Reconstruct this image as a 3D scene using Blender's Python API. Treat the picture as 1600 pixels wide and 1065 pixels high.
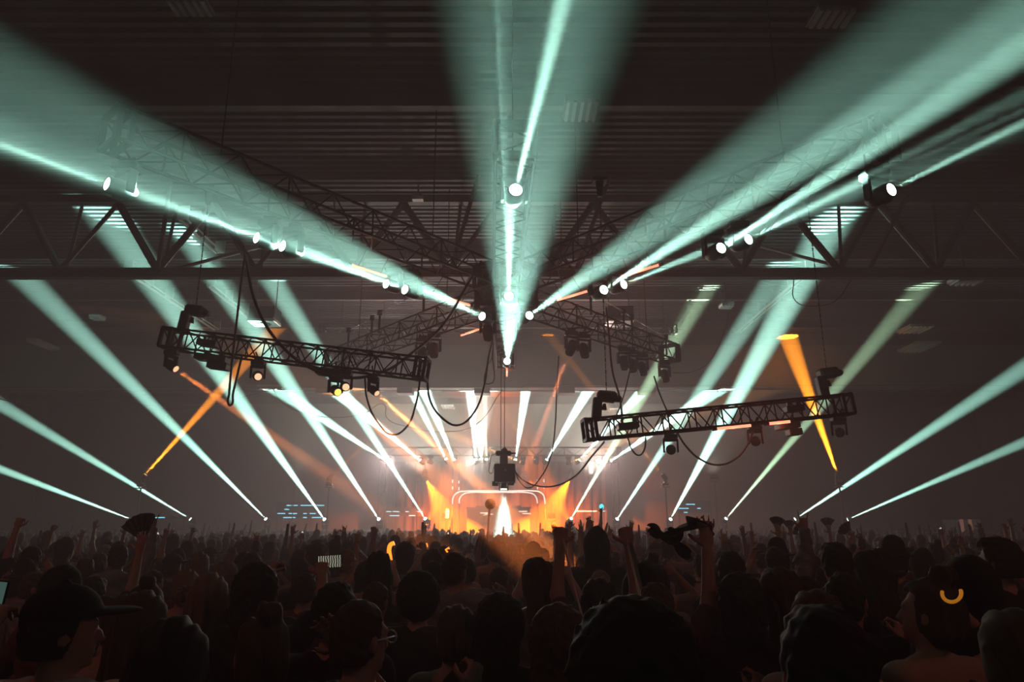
import bpy, bmesh, math, random
import numpy as np
from mathutils import Vector, Matrix, Quaternion

for o in list(bpy.data.objects): bpy.data.objects.remove(o)
S = bpy.context.scene
C = S.collection
R = math.radians

# ------------------------------------------------------------------ camera, world, exposure
PITCH = R(14.4); F = 1111.0; CZ = 2.05          # focal length in pixels of a 1600 wide frame
cam = bpy.data.cameras.new('camera'); cam.sensor_width = 36; cam.lens = 36*F/1600
cam.clip_start = .05; cam.clip_end = 300
co = bpy.data.objects.new('camera', cam); C.objects.link(co)
co.location = (0, 0, CZ); co.rotation_euler = (math.pi/2+PITCH, 0, 0)
S.camera = co
wd = bpy.data.worlds.new('world'); S.world = wd; wd.use_nodes = True
wd.node_tree.nodes['Background'].inputs[0].default_value = (0, 0, 0, 1)
wd.node_tree.nodes['Background'].inputs[1].default_value = 0
# the thin stage haze that fills the hall and shows the beams
vs = wd.node_tree.nodes.new('ShaderNodeVolumeScatter')
vs.inputs['Density'].default_value = .016; vs.inputs['Anisotropy'].default_value = .28; vs.inputs['Color'].default_value = (1, .97, .95, 1)
wd.node_tree.links.new(vs.outputs[0], wd.node_tree.nodes['World Output'].inputs['Volume'])
S.view_settings.view_transform = 'Standard'; S.view_settings.look = 'None'
S.view_settings.gamma = 1; S.view_settings.use_curve_mapping = False
S.view_settings.exposure = 3.0
S.cycles.max_bounces = 2; S.cycles.volume_bounces = 0; S.cycles.use_denoising = True
TEAL = (.48, 1.0, .82); AMBER = (1.0, .15, .0); ORANGE = (1.0, .17, .03); WARM = (.85, 1.0, .62)
E_FLOOR = 270000; E_UP = 240000; E_RIG = 42000; E_AMBER = 13000

def P(px, py, Y):                                # point at depth Y seen at a photo pixel
    x = (px-800)/F; y = (532.5-py)/F
    dy = math.cos(PITCH)-y*math.sin(PITCH); dz = math.sin(PITCH)+y*math.cos(PITCH)
    return Vector((x/dy*Y, Y, CZ+dz/dy*Y))
def PZ(px, py, Z):                               # point at height Z seen at a photo pixel
    y = (532.5-py)/F
    dy = math.cos(PITCH)-y*math.sin(PITCH); dz = math.sin(PITCH)+y*math.cos(PITCH)
    return P(px, py, (Z-CZ)/dz*dy)

# ------------------------------------------------------------------ materials
MATS = {}
def mat(name, col, rough=.6, metal=0., noise=.25, scale=12., bump=.0, emit=None, es=1., spec=.5):
    if name in MATS: return MATS[name]
    m = bpy.data.materials.new(name); m.use_nodes = True; nt = m.node_tree
    b = nt.nodes['Principled BSDF']
    b.inputs['Roughness'].default_value = rough; b.inputs['Metallic'].default_value = metal
    b.inputs['Specular IOR Level'].default_value = spec
    tc = nt.nodes.new('ShaderNodeTexCoord'); n = nt.nodes.new('ShaderNodeTexNoise')
    n.inputs['Scale'].default_value = scale; n.inputs['Detail'].default_value = 3
    nt.links.new(tc.outputs['Object'], n.inputs['Vector'])
    mx = nt.nodes.new('ShaderNodeMix'); mx.data_type = 'RGBA'
    mx.inputs[6].default_value = (*[c*(1-noise) for c in col], 1); mx.inputs[7].default_value = (*[min(1, c*(1+noise)) for c in col], 1)
    nt.links.new(n.outputs['Fac'], mx.inputs[0]); nt.links.new(mx.outputs[2], b.inputs['Base Color'])
    if bump:
        bp = nt.nodes.new('ShaderNodeBump'); bp.inputs['Strength'].default_value = bump; bp.inputs['Distance'].default_value = .01
        nt.links.new(n.outputs['Fac'], bp.inputs['Height']); nt.links.new(bp.outputs[0], b.inputs['Normal'])
    if emit:
        b.inputs['Emission Color'].default_value = (*emit, 1); b.inputs['Emission Strength'].default_value = es
        m.cycles.emission_sampling = 'NONE' if es < 3 else 'AUTO'
    MATS[name] = m
    return m
BLACK = mat('black_metal', (.007, .0065, .007), .55, .1, spec=.3)
STEEL = mat('roof_steel', (.05, .042, .042), .6, .3)
TRUSSM = mat('truss_paint', (.004, .0036, .0036), .6, .0, spec=.15)
CABLEM = mat('cable_rubber', (.008, .008, .009), .55)
CONCRETE = mat('concrete', (.05, .045, .045), .7, 0, .4, 1.5, .2)
DECKM = mat('roof_deck', (.02, .018, .021), .6, 0, .2, .8, spec=.25)
WALLM = mat('wall_paint', (.14, .135, .13), .8, 0, .15, .6)
BULKM = mat('bulkhead_paint', (.14, .135, .13), .8, 0, .1, .7)
FITM = mat('fitting_grey', (.035, .032, .032), .6, 0, .1); FITM2 = mat('fitting_louvre', (.2, .2, .2), .5, 0, .1)
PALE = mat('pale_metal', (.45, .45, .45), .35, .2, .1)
STAGEM = mat('stage_black', (.02, .02, .02), .7)
DRAPE = mat('stage_drape', (.03, .022, .02), .85, 0, .2, 3)
L_TEAL = mat('lens_teal', (.5, .5, .5), .2, 0, 0, emit=(.75, 1, .93), es=2.2)
L_AMBER = mat('lens_amber', (.5, .4, .3), .2, 0, 0, emit=(1, .5, .1), es=.3)
L_ORANGE = mat('lens_orange', (.5, .4, .3), .2, 0, 0, emit=(1, .5, .28), es=.2)
L_OFF = mat('lens_dark_glass', (.03, .03, .035), .1, 0, 0)
TUBE_RED = mat('tube_red', (.5, .2, .15), .3, 0, 0, emit=(1, .22, .12), es=.36)
LED_WHITE = mat('led_white', (.5, .5, .5), .3, 0, 0, emit=(1, .97, .9), es=.16)
LED_CYAN = mat('led_cyan', (.2, .4, .5), .3, 0, 0, emit=(.25, .8, 1), es=.26)

# ------------------------------------------------------------------ mesh and object helpers
def link(name, data, parent=None, m=None):
    o = bpy.data.objects.new(name, data); C.objects.link(o)
    if parent is not None: o.parent = parent
    if m is not None and data is not None and not data.materials: data.materials.append(m)
    return o
def obj(name, bm, m, parent=None, smooth=False):
    me = bpy.data.meshes.new(name); bm.normal_update(); bm.to_mesh(me); bm.free()
    if smooth: me.polygons.foreach_set('use_smooth', [True]*len(me.polygons))
    return link(name, me, parent, m)
def tag(o, label=None, cat=None, group=None, kind=None):
    if label: o['label'] = label
    if cat: o['category'] = cat
    if group: o['group'] = group
    if kind: o['kind'] = kind
    return o
def thing(name, label, cat, loc=(0, 0, 0), group=None, rot=None):
    o = bpy.data.objects.new(name, None); C.objects.link(o); o.empty_display_size = .1
    o.location = loc
    if rot is not None: o.rotation_euler = rot
    return tag(o, label, cat, group)
def box(bm, x0, x1, y0, y1, z0, z1, M=None):
    v = [bm.verts.new((x, y, z)) for z in (z0, z1) for y in (y0, y1) for x in (x0, x1)]
    for f in ((0, 2, 3, 1), (4, 5, 7, 6), (0, 1, 5, 4), (2, 6, 7, 3), (0, 4, 6, 2), (1, 3, 7, 5)):
        bm.faces.new([v[i] for i in f])
    if M is not None: bmesh.ops.transform(bm, matrix=M, verts=v)
    return v
def cyl(bm, p0, p1, r0, r1=None, n=10):
    p0 = Vector(p0); p1 = Vector(p1); d = p1-p0
    q = d.to_track_quat('Z', 'Y'); r1 = r0 if r1 is None else r1
    a = []; b = []
    for i in range(n):
        t = 2*math.pi*i/n; u = q @ Vector((math.cos(t), math.sin(t), 0))
        a.append(bm.verts.new(p0+u*r0)); b.append(bm.verts.new(p1+u*r1))
    for i in range(n): bm.faces.new((a[i], a[(i+1) % n], b[(i+1) % n], b[i]))
    bm.faces.new(a[::-1]); bm.faces.new(b)
def bevel(bm, w):
    bmesh.ops.bevel(bm, geom=bm.edges[:], offset=w, segments=1, affect='EDGES')
def unit_mesh(name, n, m):
    bm = bmesh.new(); cyl(bm, (0, 0, 0), (0, 0, 1), 1, 1, n)
    me = bpy.data.meshes.new(name); bm.to_mesh(me); bm.free(); me.materials.append(m); return me
U_TRUSS = unit_mesh('rod', 6, TRUSSM); U_STEEL = None
def rod(name, me, p0, p1, r, parent, ry=None):   # a rod between two points, sharing one mesh
    p0 = Vector(p0); d = Vector(p1)-p0
    o = link(name, me, parent)
    M = Matrix.Translation(p0) @ d.to_track_quat('Z', 'Y').to_matrix().to_4x4() @ Matrix.Diagonal((r, ry or r, d.length, 1))
    o.matrix_local = M
    return o
def curve(name, pts, r, m, label=None, cat=None, group=None, parent=None):
    cu = bpy.data.curves.new(name, 'CURVE'); cu.dimensions = '3D'; cu.bevel_depth = r; cu.bevel_resolution = 1; cu.resolution_u = 6
    sp = cu.splines.new('BEZIER'); sp.bezier_points.add(len(pts)-1)
    for b, p in zip(sp.bezier_points, pts):
        b.co = p; b.handle_left_type = b.handle_right_type = 'AUTO'
    cu.use_fill_caps = True
    tmp = bpy.data.objects.new(name, cu)
    me = bpy.data.meshes.new_from_object(tmp); me.name = name
    bpy.data.objects.remove(tmp)
    me.materials.clear(); me.materials.append(m)
    me.polygons.foreach_set('use_smooth', [True]*len(me.polygons))
    o = link(name, me, parent)
    return tag(o, label, cat, group)

# ------------------------------------------------------------------ the hall
HW = 38.0; YB = 58.0; YF = -9.0; ZC = 11.6
def struct(name, bm, m, label=None):
    o = obj(name, bm, m); o['kind'] = 'structure'
    if label: o['label'] = label
    return o
bm = bmesh.new(); box(bm, -HW, HW, YF, YB, -.3, 0); struct('floor', bm, CONCRETE, 'dark concrete hall floor under the crowd')
bm = bmesh.new(); box(bm, -HW, HW, YB, YB+.3, 0, ZC+.3); struct('wall_back', bm, WALLM, 'painted end wall of the hall behind the stage')
bm = bmesh.new(); box(bm, -HW, HW, YF-.3, YF, 0, ZC+.3); struct('wall_front', bm, WALLM)
bm = bmesh.new(); box(bm, -HW-.3, -HW, YF, YB, 0, ZC+.3); struct('wall_left', bm, WALLM)
bm = bmesh.new(); box(bm, HW, HW+.3, YF, YB, 0, ZC+.3); struct('wall_right', bm, WALLM)
# corrugated roof deck: trapezoid ribs running across the hall
bm = bmesh.new(); prof = []; y = YF
while y < YB:
    prof += [(y, ZC), (y+.13, ZC), (y+.17, ZC+.09), (y+.26, ZC+.09)]; y += .30
prof.append((YB, ZC))
va = [bm.verts.new((-HW, a, b)) for a, b in prof]; vb = [bm.verts.new((HW, a, b)) for a, b in prof]
for i in range(len(prof)-1): bm.faces.new((va[i], va[i+1], vb[i+1], vb[i]))
box(bm, -HW, HW, YF, YB, ZC+.14, ZC+.3)
ceil = struct('ceiling', bm, DECKM, 'dark corrugated steel roof deck of the hall')
U_STEEL = unit_mesh('bar', 8, STEEL)
for y in (4, 9.5, 14.5, 24.2, 29, 33.5, 43, 48, 53):
    bm = bmesh.new(); box(bm, -HW, HW, y-.09, y+.09, ZC-.3, ZC); obj('purlin', bm, STEEL, ceil)
# deep painted bulkhead girder across the hall in front of the stage bay
bm = bmesh.new(); box(bm, -HW, HW, 38, 38.8, 9.2, ZC-.01); bevel(bm, .02)
bulk = struct('trim_1', bm, BULKM, 'deep pale bulkhead girder across the hall above the stage')
for px in (505, 632, 753, 886, 1012):
    c = P(px, 610, 37.9)
    bm = bmesh.new(); box(bm, c.x-.42, c.x+.42, 37.9, 38.7, 8.88, 9.2); bevel(bm, .015); obj('girder_seat', bm, BULKM, bulk)
bm = bmesh.new(); cyl(bm, (-HW, 37.3, 9.08), (.6, 37.3, 9.08), .03); cyl(bm, (.6, 37.3, 9.08), (.72, 37.3, 9.2), .03); cyl(bm, (.72, 37.3, 9.2), (HW, 37.3, 9.17), .03)
tag(obj('conduit_pipe', bm, STEEL), 'thin dark conduit pipe running along the pale bulkhead', 'pipe')

def roof_truss(y, zb, zt, label):
    t = thing('roof_truss', label, 'roof truss', (0, y, zb), 'steel roof trusses')
    h = zt-zb
    bm = bmesh.new(); box(bm, -HW, HW, -.02, .02, -.12, .12); box(bm, -HW, HW, -.13, .13, -.14, -.11); box(bm, -HW, HW, -.13, .13, .11, .14); obj('bottom_chord', bm, STEEL, t)
    bm = bmesh.new(); box(bm, -HW, HW, -.13, .13, h-.12, h+.12); obj('top_chord', bm, STEEL, t)
    n0 = -10.2-2.8*9
    for k in range(28):
        x = n0+2.8*k
        if abs(x) > HW-1.5: continue
        thick = .1 if k % 2 else .065
        rod('web_member', U_STEEL, (x, 0, .1), (x-1.4, 0, h-.1), .11, t, .11)
        rod('web_member', U_STEEL, (x, 0, .1), (x+1.4, 0, h-.1), thick, t, thick)
        rod('web_post', U_STEEL, (x+.12, .1, .1), (x+.28, .1, h), .05, t)
    for x in (-10.2, 10.2, -1.8, 1.8):           # longitudinal sway braces at the main nodes
        rod('sway_brace', U_STEEL, (x, 0, 0), (x*.84, 3.6, h), .055, t)
        rod('sway_brace', U_STEEL, (x, 0, 0), (x+.9, -1.6, h), .06, t)
    return t
roof_truss(19.3, 9.0, 11.3, 'dark steel roof truss above the hanging lighting trusses, nearest to the viewer')
roof_truss(-1.6, 9.0, 11.3, 'dark steel roof truss above and behind the viewer')
roof_truss(40.5, 9.6, 11.3, 'far dark steel roof truss behind the pale bulkhead')
# sprinkler / conduit rails along the roof
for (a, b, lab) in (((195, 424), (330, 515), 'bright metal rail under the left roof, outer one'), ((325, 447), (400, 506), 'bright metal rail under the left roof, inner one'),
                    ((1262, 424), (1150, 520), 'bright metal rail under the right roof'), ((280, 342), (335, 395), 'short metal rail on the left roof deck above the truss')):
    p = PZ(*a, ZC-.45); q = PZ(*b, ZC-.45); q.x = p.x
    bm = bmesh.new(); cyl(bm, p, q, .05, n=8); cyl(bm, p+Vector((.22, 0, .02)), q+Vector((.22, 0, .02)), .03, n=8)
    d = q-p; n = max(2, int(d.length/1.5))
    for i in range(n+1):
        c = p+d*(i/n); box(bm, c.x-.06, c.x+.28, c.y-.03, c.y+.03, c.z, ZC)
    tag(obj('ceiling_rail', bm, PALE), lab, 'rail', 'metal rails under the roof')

# ------------------------------------------------------------------ ceiling fittings
def panel_light(px, py, z, w, l, label, tint=None):
    c = PZ(px, py, z); t = thing('ceiling_fixture', label, 'ceiling light', c, 'unlit fittings under the roof')
    bm = bmesh.new(); box(bm, -w/2, w/2, -l/2, l/2, 0, .12); bevel(bm, .02); obj('housing', bm, FITM if py < 200 else PALE, t)
    bm = bmesh.new()
    for k in range(5):
        x = -w/2+w*(k+.5)/5; box(bm, x-.035, x+.035, -l/2+.05, l/2-.05, -.06, 0)
    obj('louvre', bm, FITM2 if py < 200 else PALE, t)
    bm = bmesh.new(); cyl(bm, (0, 0, .12), (0, 0, ZC-c.z+.02), .025); obj('stem', bm, STEEL, t)
for a in ((297, 10, 11.2, .75, .5, 'pale square roof fitting at the top left of the dark ceiling'), (1300, 27, 11.2, .75, .6, 'pale square roof fitting at the top right of the dark ceiling'),
          (908, 172, 11.2, .8, .9, 'louvred roof fitting lit beside the bright central beam'), (653, 310, 11.2, .3, .3, 'tiny roof fitting on the dark ceiling left of the central beam'),
          (1510, 440, 9.2, .85, .6, 'reddish square fitting on the right roof truss'), (1430, 515, 10.6, 1.1, 1.2, 'upper of two pale square fittings on the right roof'),
          (1436, 543, 10.6, 1.2, 1.9, 'long pale fitting below the square one on the right roof'), (1248, 575, 10.6, .8, .7, 'small pale fitting above the right end of the tilted truss'),
          (1540, 575, 10.6, 1.0, .8, 'pale fitting above the far right teal beam'), (307, 570, 10.6, 1.0, .9, 'bright flat fitting below the left tilted truss'),
          (68, 539, 10.6, .5, 1.9, 'faint long fitting at the far left of the roof'), (152, 497, 10.6, .5, .5, 'small round fitting on the left roof'),
          (1380, 608, 10.6, .8, .7, 'faint fitting right of the tilted truss end'), (960, 641, 10.9, .9, 1.2, 'pale fitting glowing behind the right tilted truss'),
          (1135, 478, 10.6, .5, .6, 'little pale fitting where a long cable hangs on the right'), (425, 606, 9.2, 1.4, .8, 'bright fitting on the bulkhead at the left'),
          (700, 636, 10.9, 1.0, 1.4, 'pale fitting on the far roof left of the hanging lamp')):
    panel_light(*a)
for px, lab in ((413, 'square unit heater hanging from the left roof'), (968, 'square unit heater hanging behind the right star truss')):
    c = PZ(px, 506, 9.6); t = thing('unit_heater', lab, 'heater', c)
    bm = bmesh.new(); box(bm, -.5, .5, -.45, .45, .12, .62); bevel(bm, .03); obj('cabinet', bm, BLACK, t)
    bm = bmesh.new(); box(bm, -.52, .52, -.47, .47, 0, .12); bevel(bm, .03); pl = obj('discharge_plate', bm, PALE, t)
    bm = bmesh.new(); cyl(bm, (0, 0, -.03), (0, 0, .0), .24, .28, 20); obj('fan_ring', bm, STEEL, pl)
    for sx in (-.4, .4): bm = bmesh.new(); cyl(bm, (sx, 0, .6), (sx, 0, ZC-c.z), .015); obj('hanger_rod', bm, STEEL, t)

# ------------------------------------------------------------------ lighting trusses
def frame_from(p0, p1):
    x = (p1-p0).normalized(); up = Vector((0, 0, 1)); y = up.cross(x).normalized(); z = x.cross(y)
    M = Matrix((x, y, z)).transposed().to_4x4(); M.translation = p0
    return M
def box_truss(p0, p1, w, h, label, group=None, bay=.42, rc=.026, ends=True, post=4):
    p0 = Vector(p0); p1 = Vector(p1); L = (p1-p0).length
    t = thing('lighting_truss', label, 'truss', (0, 0, 0), group); t.matrix_world = frame_from(p0, p1)
    cor = [(sy*w/2, sz*h/2) for sy in (-1, 1) for sz in (-1, 1)]
    for y, z in cor: rod('chord', U_TRUSS, (-.03, y, z), (L+.03, y, z), rc, t)
    n = max(2, round(L/bay)); s = L/n
    rb = rc*.55
    for k in range(n):
        a, b = (k*s, (k+1)*s) if k % 2 else ((k+1)*s, k*s)
        for sy in (-1, 1): rod('brace', U_TRUSS, (a, sy*w/2, -h/2), (b, sy*w/2, h/2), rb, t)
        rod('brace', U_TRUSS, (a, -w/2, -h/2), (b, w/2, -h/2), rb, t)
        rod('brace', U_TRUSS, (a, -w/2, h/2), (b, w/2, h/2), rb, t)
        if k % post == 0:
            for sy in (-1, 1): rod('post', U_TRUSS, (k*s, sy*w/2, -h/2), (k*s, sy*w/2, h/2), rb*1.15, t)
    for x in ((0, .18, L-.18, L) if ends else (L,)):
        bm = bmesh.new(); e = rc*1.3
        for sy in (-1, 1): box(bm, x-e, x+e, sy*w/2-e, sy*w/2+e, -h/2, h/2)
        for sz in (-1, 1): box(bm, x-e, x+e, -w/2, w/2, sz*h/2-e, sz*h/2+e)
        obj('end_frame', bm, TRUSSM, t)
    return t

# ------------------------------------------------------------------ moving head lamps
def _head():
    bm = bmesh.new()
    prof = [(.06, .17), (.105, .12), (.125, .04), (.125, -.08), (.115, -.17), (.105, -.23), (.088, -.235), (.088, -.22)]
    rings = []
    for r, z in prof: rings.append([bm.verts.new((r*math.cos(2*math.pi*i/16), r*math.sin(2*math.pi*i/16), z)) for i in range(16)])
    for a, b in zip(rings, rings[1:]):
        for i in range(16): bm.faces.new((a[i], b[i], b[(i+1) % 16], a[(i+1) % 16]))
    bm.faces.new(rings[0]); me = bpy.data.meshes.new('head'); bm.normal_update(); bm.to_mesh(me); bm.free(); me.materials.append(BLACK); return me
def _yoke():
    bm = bmesh.new()
    for s in (-1, 1): box(bm, s*.165-.025, s*.165+.025, -.06, .06, -.07, .22)
    box(bm, -.19, .19, -.07, .07, .2, .26); bevel(bm, .012)
    me = bpy.data.meshes.new('yoke'); bm.to_mesh(me); bm.free(); me.materials.append(BLACK); return me
def _base():
    bm = bmesh.new(); box(bm, -.17, .17, -.12, .12, .27, .38); bevel(bm, .02)
    box(bm, -.1, -.06, -.03, .03, .38, .47); box(bm, .06, .1, -.03, .03, .38, .47)
    me = bpy.data.meshes.new('base'); bm.to_mesh(me); bm.free(); me.materials.append(BLACK); return me
def _lens(m):
    bm = bmesh.new()
    c = bm.verts.new((0, 0, -.236)); ring = [bm.verts.new((.088*math.cos(2*math.pi*i/20), .088*math.sin(2*math.pi*i/20), -.222)) for i in range(20)]
    for i in range(20): bm.faces.new((c, ring[(i+1) % 20], ring[i]))
    me = bpy.data.meshes.new('lens'); bm.normal_update(); bm.to_mesh(me); bm.free(); me.materials.append(m); return me
M_HEAD, M_YOKE, M_BASE = _head(), _yoke(), _base()
M_LENS = {k: _lens(v) for k, v in dict(teal=L_TEAL, amber=L_AMBER, orange=L_ORANGE, off=L_OFF).items()}
def moving_head(pos, target, label, group=None, kind='teal', E=0, ang=4.5, col=TEAL, hang=True, s=1., blend=.35, r=None, pole_to=None, stand=False):
    pos = Vector(pos); d = (Vector(target)-pos).normalized()
    t = thing('moving_head_light', label, 'stage light', pos, group); t.scale = (s,)*3
    pan = math.atan2(d.y, d.x)+math.pi/2
    Rz = Matrix.Rotation(pan, 4, 'Z') if hang else Matrix.Rotation(pan, 4, 'Z') @ Matrix.Rotation(math.pi, 4, 'X')
    b = link('base', M_BASE, t); b.matrix_local = Matrix.Identity(4) if hang else Matrix.Rotation(math.pi, 4, 'X')
    k = link('yoke', M_YOKE, t); k.matrix_local = Rz
    h = link('head', M_HEAD, t); h.matrix_local = d.to_track_quat('-Z', 'Y').to_matrix().to_4x4()
    h.data.polygons.foreach_set('use_smooth', [True]*len(h.data.polygons))
    link('lens', M_LENS[kind], h)
    if stand:
        bm = bmesh.new(); cyl(bm, (0, 0, -.45), (0, 0, -pos.z/s+.01), .03, n=8); cyl(bm, (0, 0, -pos.z/s+.03), (0, 0, -pos.z/s+.005), .3, n=14); obj('floor_stand', bm, BLACK, t)
    if pole_to is not None and hang:             # pipe up to the truss that carries the lamp
        q = Vector((pos.x, pos.y, pole_to)) if not isinstance(pole_to, Vector) else pole_to
        if (q-pos).length > .5*s: bm = bmesh.new(); cyl(bm, (0, 0, .4), (q-pos)/s, .022, n=8); box(bm, -.11, .11, -.03, .03, .40, .46); obj('drop_pole', bm, BLACK, t)
    if E:
        l = bpy.data.lights.new('beam_lamp', 'SPOT'); l.energy = E; l.color = col; l.spot_size = R(ang); l.spot_blend = blend
        l.shadow_soft_size = (r or .05)*s
        lo = bpy.data.objects.new('beam_lamp', l); C.objects.link(lo); lo.parent = h; lo.location = (0, 0, -.26)
    return t
ORD = ['first', 'second', 'third', 'fourth', 'fifth', 'sixth', 'seventh', 'eighth', 'ninth', 'tenth', 'eleventh', 'twelfth']

# ---- lamps along the riser in front of the stage, throwing beams up and outwards
FLOOR = [(213, 814, P(-300, 617, 30), 1.0, 3.9), (303, 814, PZ(-300, 451, ZC), 1.0, 4.0), (419, 814, PZ(30, 425, ZC), 1.0, 4.0), (509, 814, PZ(165, 335, ZC), 1.0, 4.0), (594, 814, PZ(300, 370, ZC), 1.1, 3.9), (667, 814, PZ(420, 430, ZC), 1.0, 3.9),
         (890, 814, PZ(1100, 453, ZC), .6, 4.2), (962, 814, PZ(1230, 408, ZC), .6, 4.2), (1046, 814, PZ(1300, 345, ZC), 1.1, 4.3), (1131, 814, PZ(1440, 448, ZC), .5, 3.9), (1237, 814, PZ(1800, 444, ZC), 1.0, 4.2), (1318, 814, P(1900, 560, 30), .8, 3.9)]
for i, (a, b, tgt, k, ang) in enumerate(FLOOR):
    side = f'{ORD[i]} from the left' if i < 6 else f'{ORD[11-i]} from the right'
    col = TEAL if i not in (6, 9) else (.62, 1, .62)
    moving_head(P(a, b, 39.4), tgt, f'lamp on the low riser throwing a teal beam, {side}', 'lamps along the riser behind the crowd', E=E_FLOOR*k, ang=ang, col=col, hang=False, blend=.9, r=.025)
# the riser itself: one platform each side of the stage
for s, (pa, pb) in ((-1, (150, 690)), (1, (868, 1400))):
    x0 = P(pa, 815, 39.4).x; x1 = P(pb, 815, 39.4).x
    t = thing('lamp_riser', f'long low black riser carrying beam lamps {"left" if s < 0 else "right"} of the stage', 'riser', (x0, 39.4, 0))
    n = 6; w = (x1-x0)/n
    for k in range(n):
        bm = bmesh.new(); box(bm, k*w+.02, (k+1)*w-.02, -.6, .6, 1.53, 1.68); bevel(bm, .015); dk = obj('deck', bm, STAGEM, t)
        for q in (.12, w-.12):
            for yy in (-.5, .5): bm = bmesh.new(); cyl(bm, (k*w+q, yy, 0), (k*w+q, yy, 1.54), .03, n=6); obj('leg', bm, BLACK, dk)

# ---- upper row on the stage truss (white-teal fans) and amber ones between
tz = P(790, 722, 45.0).z-.26; ZST = tz+.26+.45      # underside of the stage truss
box_truss((P(590, 716, 45.2).x, 45.2, ZST+.25), (P(970, 716, 45.2).x, 45.2, ZST+.25), .5, .5, 'long dark lighting truss above the stage carrying the fan of beams', bay=.6)
for sx in (600, 960):
    c = P(sx, 716, 45.2); box_truss((c.x, 45.2, 0.02), (c.x, 45.21, tz+.45), .4, .4, f'upright truss tower {"left" if sx < 700 else "right"} of the stage', 'stage towers', bay=.6)
UP = [(607, 722, 427, 603, .9, 6.2, 't'), (660, 722, 535, 618, 1.4, 7.2, 't'), (673, 722, 590, 690, .09, 5, 'o'), (699, 721, 640, 604, .8, 6.2, 't'), (711, 722, 668, 620, 1.1, 7.2, 't'), (744, 722, 735, 604, 1.3, 7.2, 't'), (760, 722, 757, 600, .5, 3.5, 'w'),
      (805, 722, 823, 600, 1.1, 7.2, 't'), (817, 723, 780, 708, .1, 6, 'o'), (838, 722, 800, 660, .07, 5, 'o'), (852, 722, 925, 600, 1.1, 7.2, 't'), (888, 723, 940, 703, .12, 6, 'o'), (902, 722, 1010, 604, 1.2, 6.2, 't'), (951, 722, 1128, 603, 1.2, 6.2, 't')]
for i, (a, b, c, d, k, ang, kd) in enumerate(UP):
    colr = dict(t=TEAL, o=(1, .42, .12), w=(1, .8, .45))[kd]; word = dict(t='pale teal', o='orange', w='warm white')[kd]
    lab = f'lamp on the stage truss throwing a {word} beam, {ORD[i] if i < 7 else ORD[13-i]} from the {"left" if i < 7 else "right"}'
    moving_head(P(a, b, 45.0), P(c, d, (41 if 430 < c < 1127 else 38.9) if kd != 'o' else 44), lab, 'lamps on the stage truss', 'teal' if kd != 'o' else 'orange', E_UP*k, ang, colr)
# the lamp that points straight at the viewer
moving_head(P(752, 721, 45.0), P(752, 721, 45.0)+Vector((0, -5, 5.2)), 'glaring white lamp over the stage left of the hanging lamp', 'lamps on the stage truss', 'teal', 9000, 30, (.8, 1, .88), blend=1)

# ---- star of trusses overhead, lamps at one height
ZR = 7.0; TW = .62; TH = .55
def RZ(px, py): return PZ(px, py, ZR)
up = Vector((0, 0, .62))
ctr = RZ(790, 497)
arms = [((160, 285), 'near left arm of the star of trusses overhead'), ((1400, 297), 'near right arm of the star of trusses overhead'), ((805, 300), 'near arm of the star of trusses, pointing over the viewer'),
        ((790, 590), 'far middle arm of the star of trusses, its open end facing the hanging lamp'), ((520, 590), 'far left arm of the star of trusses, behind the left tilted truss'), ((1050, 581), 'far right arm of the star of trusses, reaching over the stage')]
for (px, py), lab in arms:
    e = RZ(px, py); d = (e-ctr).normalized()
    up = Vector((0, 0, .92 if py < 400 else .62))
    t = box_truss(ctr+up+d*.65, e+up, TW, TH, lab, 'arms of the star truss', bay=.5, rc=.03); L_ = (e-ctr).length-.65
    for q in (.22, .8): rod('drop_wire', U_TRUSS, (L_*q, 0, TH/2), (L_*q, 0, ZC-ZR-up.z), .012, t)
up = Vector((0, 0, .77)); t = thing('truss_hub', 'black hub box joining the arms of the star truss', 'truss hub', ctr+up)
bm = bmesh.new(); cyl(bm, (0, 0, -.42), (0, 0, .42), .6, n=6); bevel(bm, .03); obj('hub_body', bm, BLACK, t)
for k in range(6):
    a = k*math.pi/3; bm = bmesh.new(); box(bm, -.25, .25, -.03, .03, -.25, .25, Matrix.Rotation(a, 4, 'Z') @ Matrix.Translation((0, .56, 0))); obj('flange', bm, TRUSSM, t)
def arm_point(p, name):                          # nearest point on the underside of a star arm
    e = {'left arm': RZ(160, 285), 'right arm': RZ(1400, 297), 'middle arm': RZ(805, 300), 'far middle': RZ(790, 590), 'far left': RZ(520, 590), 'far right': RZ(1050, 581)}[name]
    d = e-ctr; d.z = 0; k = max(.7/d.length, min(.995, (p-ctr).dot(d)/d.length_squared)); q = ctr+d*k
    n_ = Vector((-d.y, d.x, 0)).normalized(); q += n_*(TW/2 if (p-q).dot(n_) > 0 else -TW/2)
    q.z = ZR+(.92 if 'far' not in name else .62)-TH/2; return q
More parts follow.
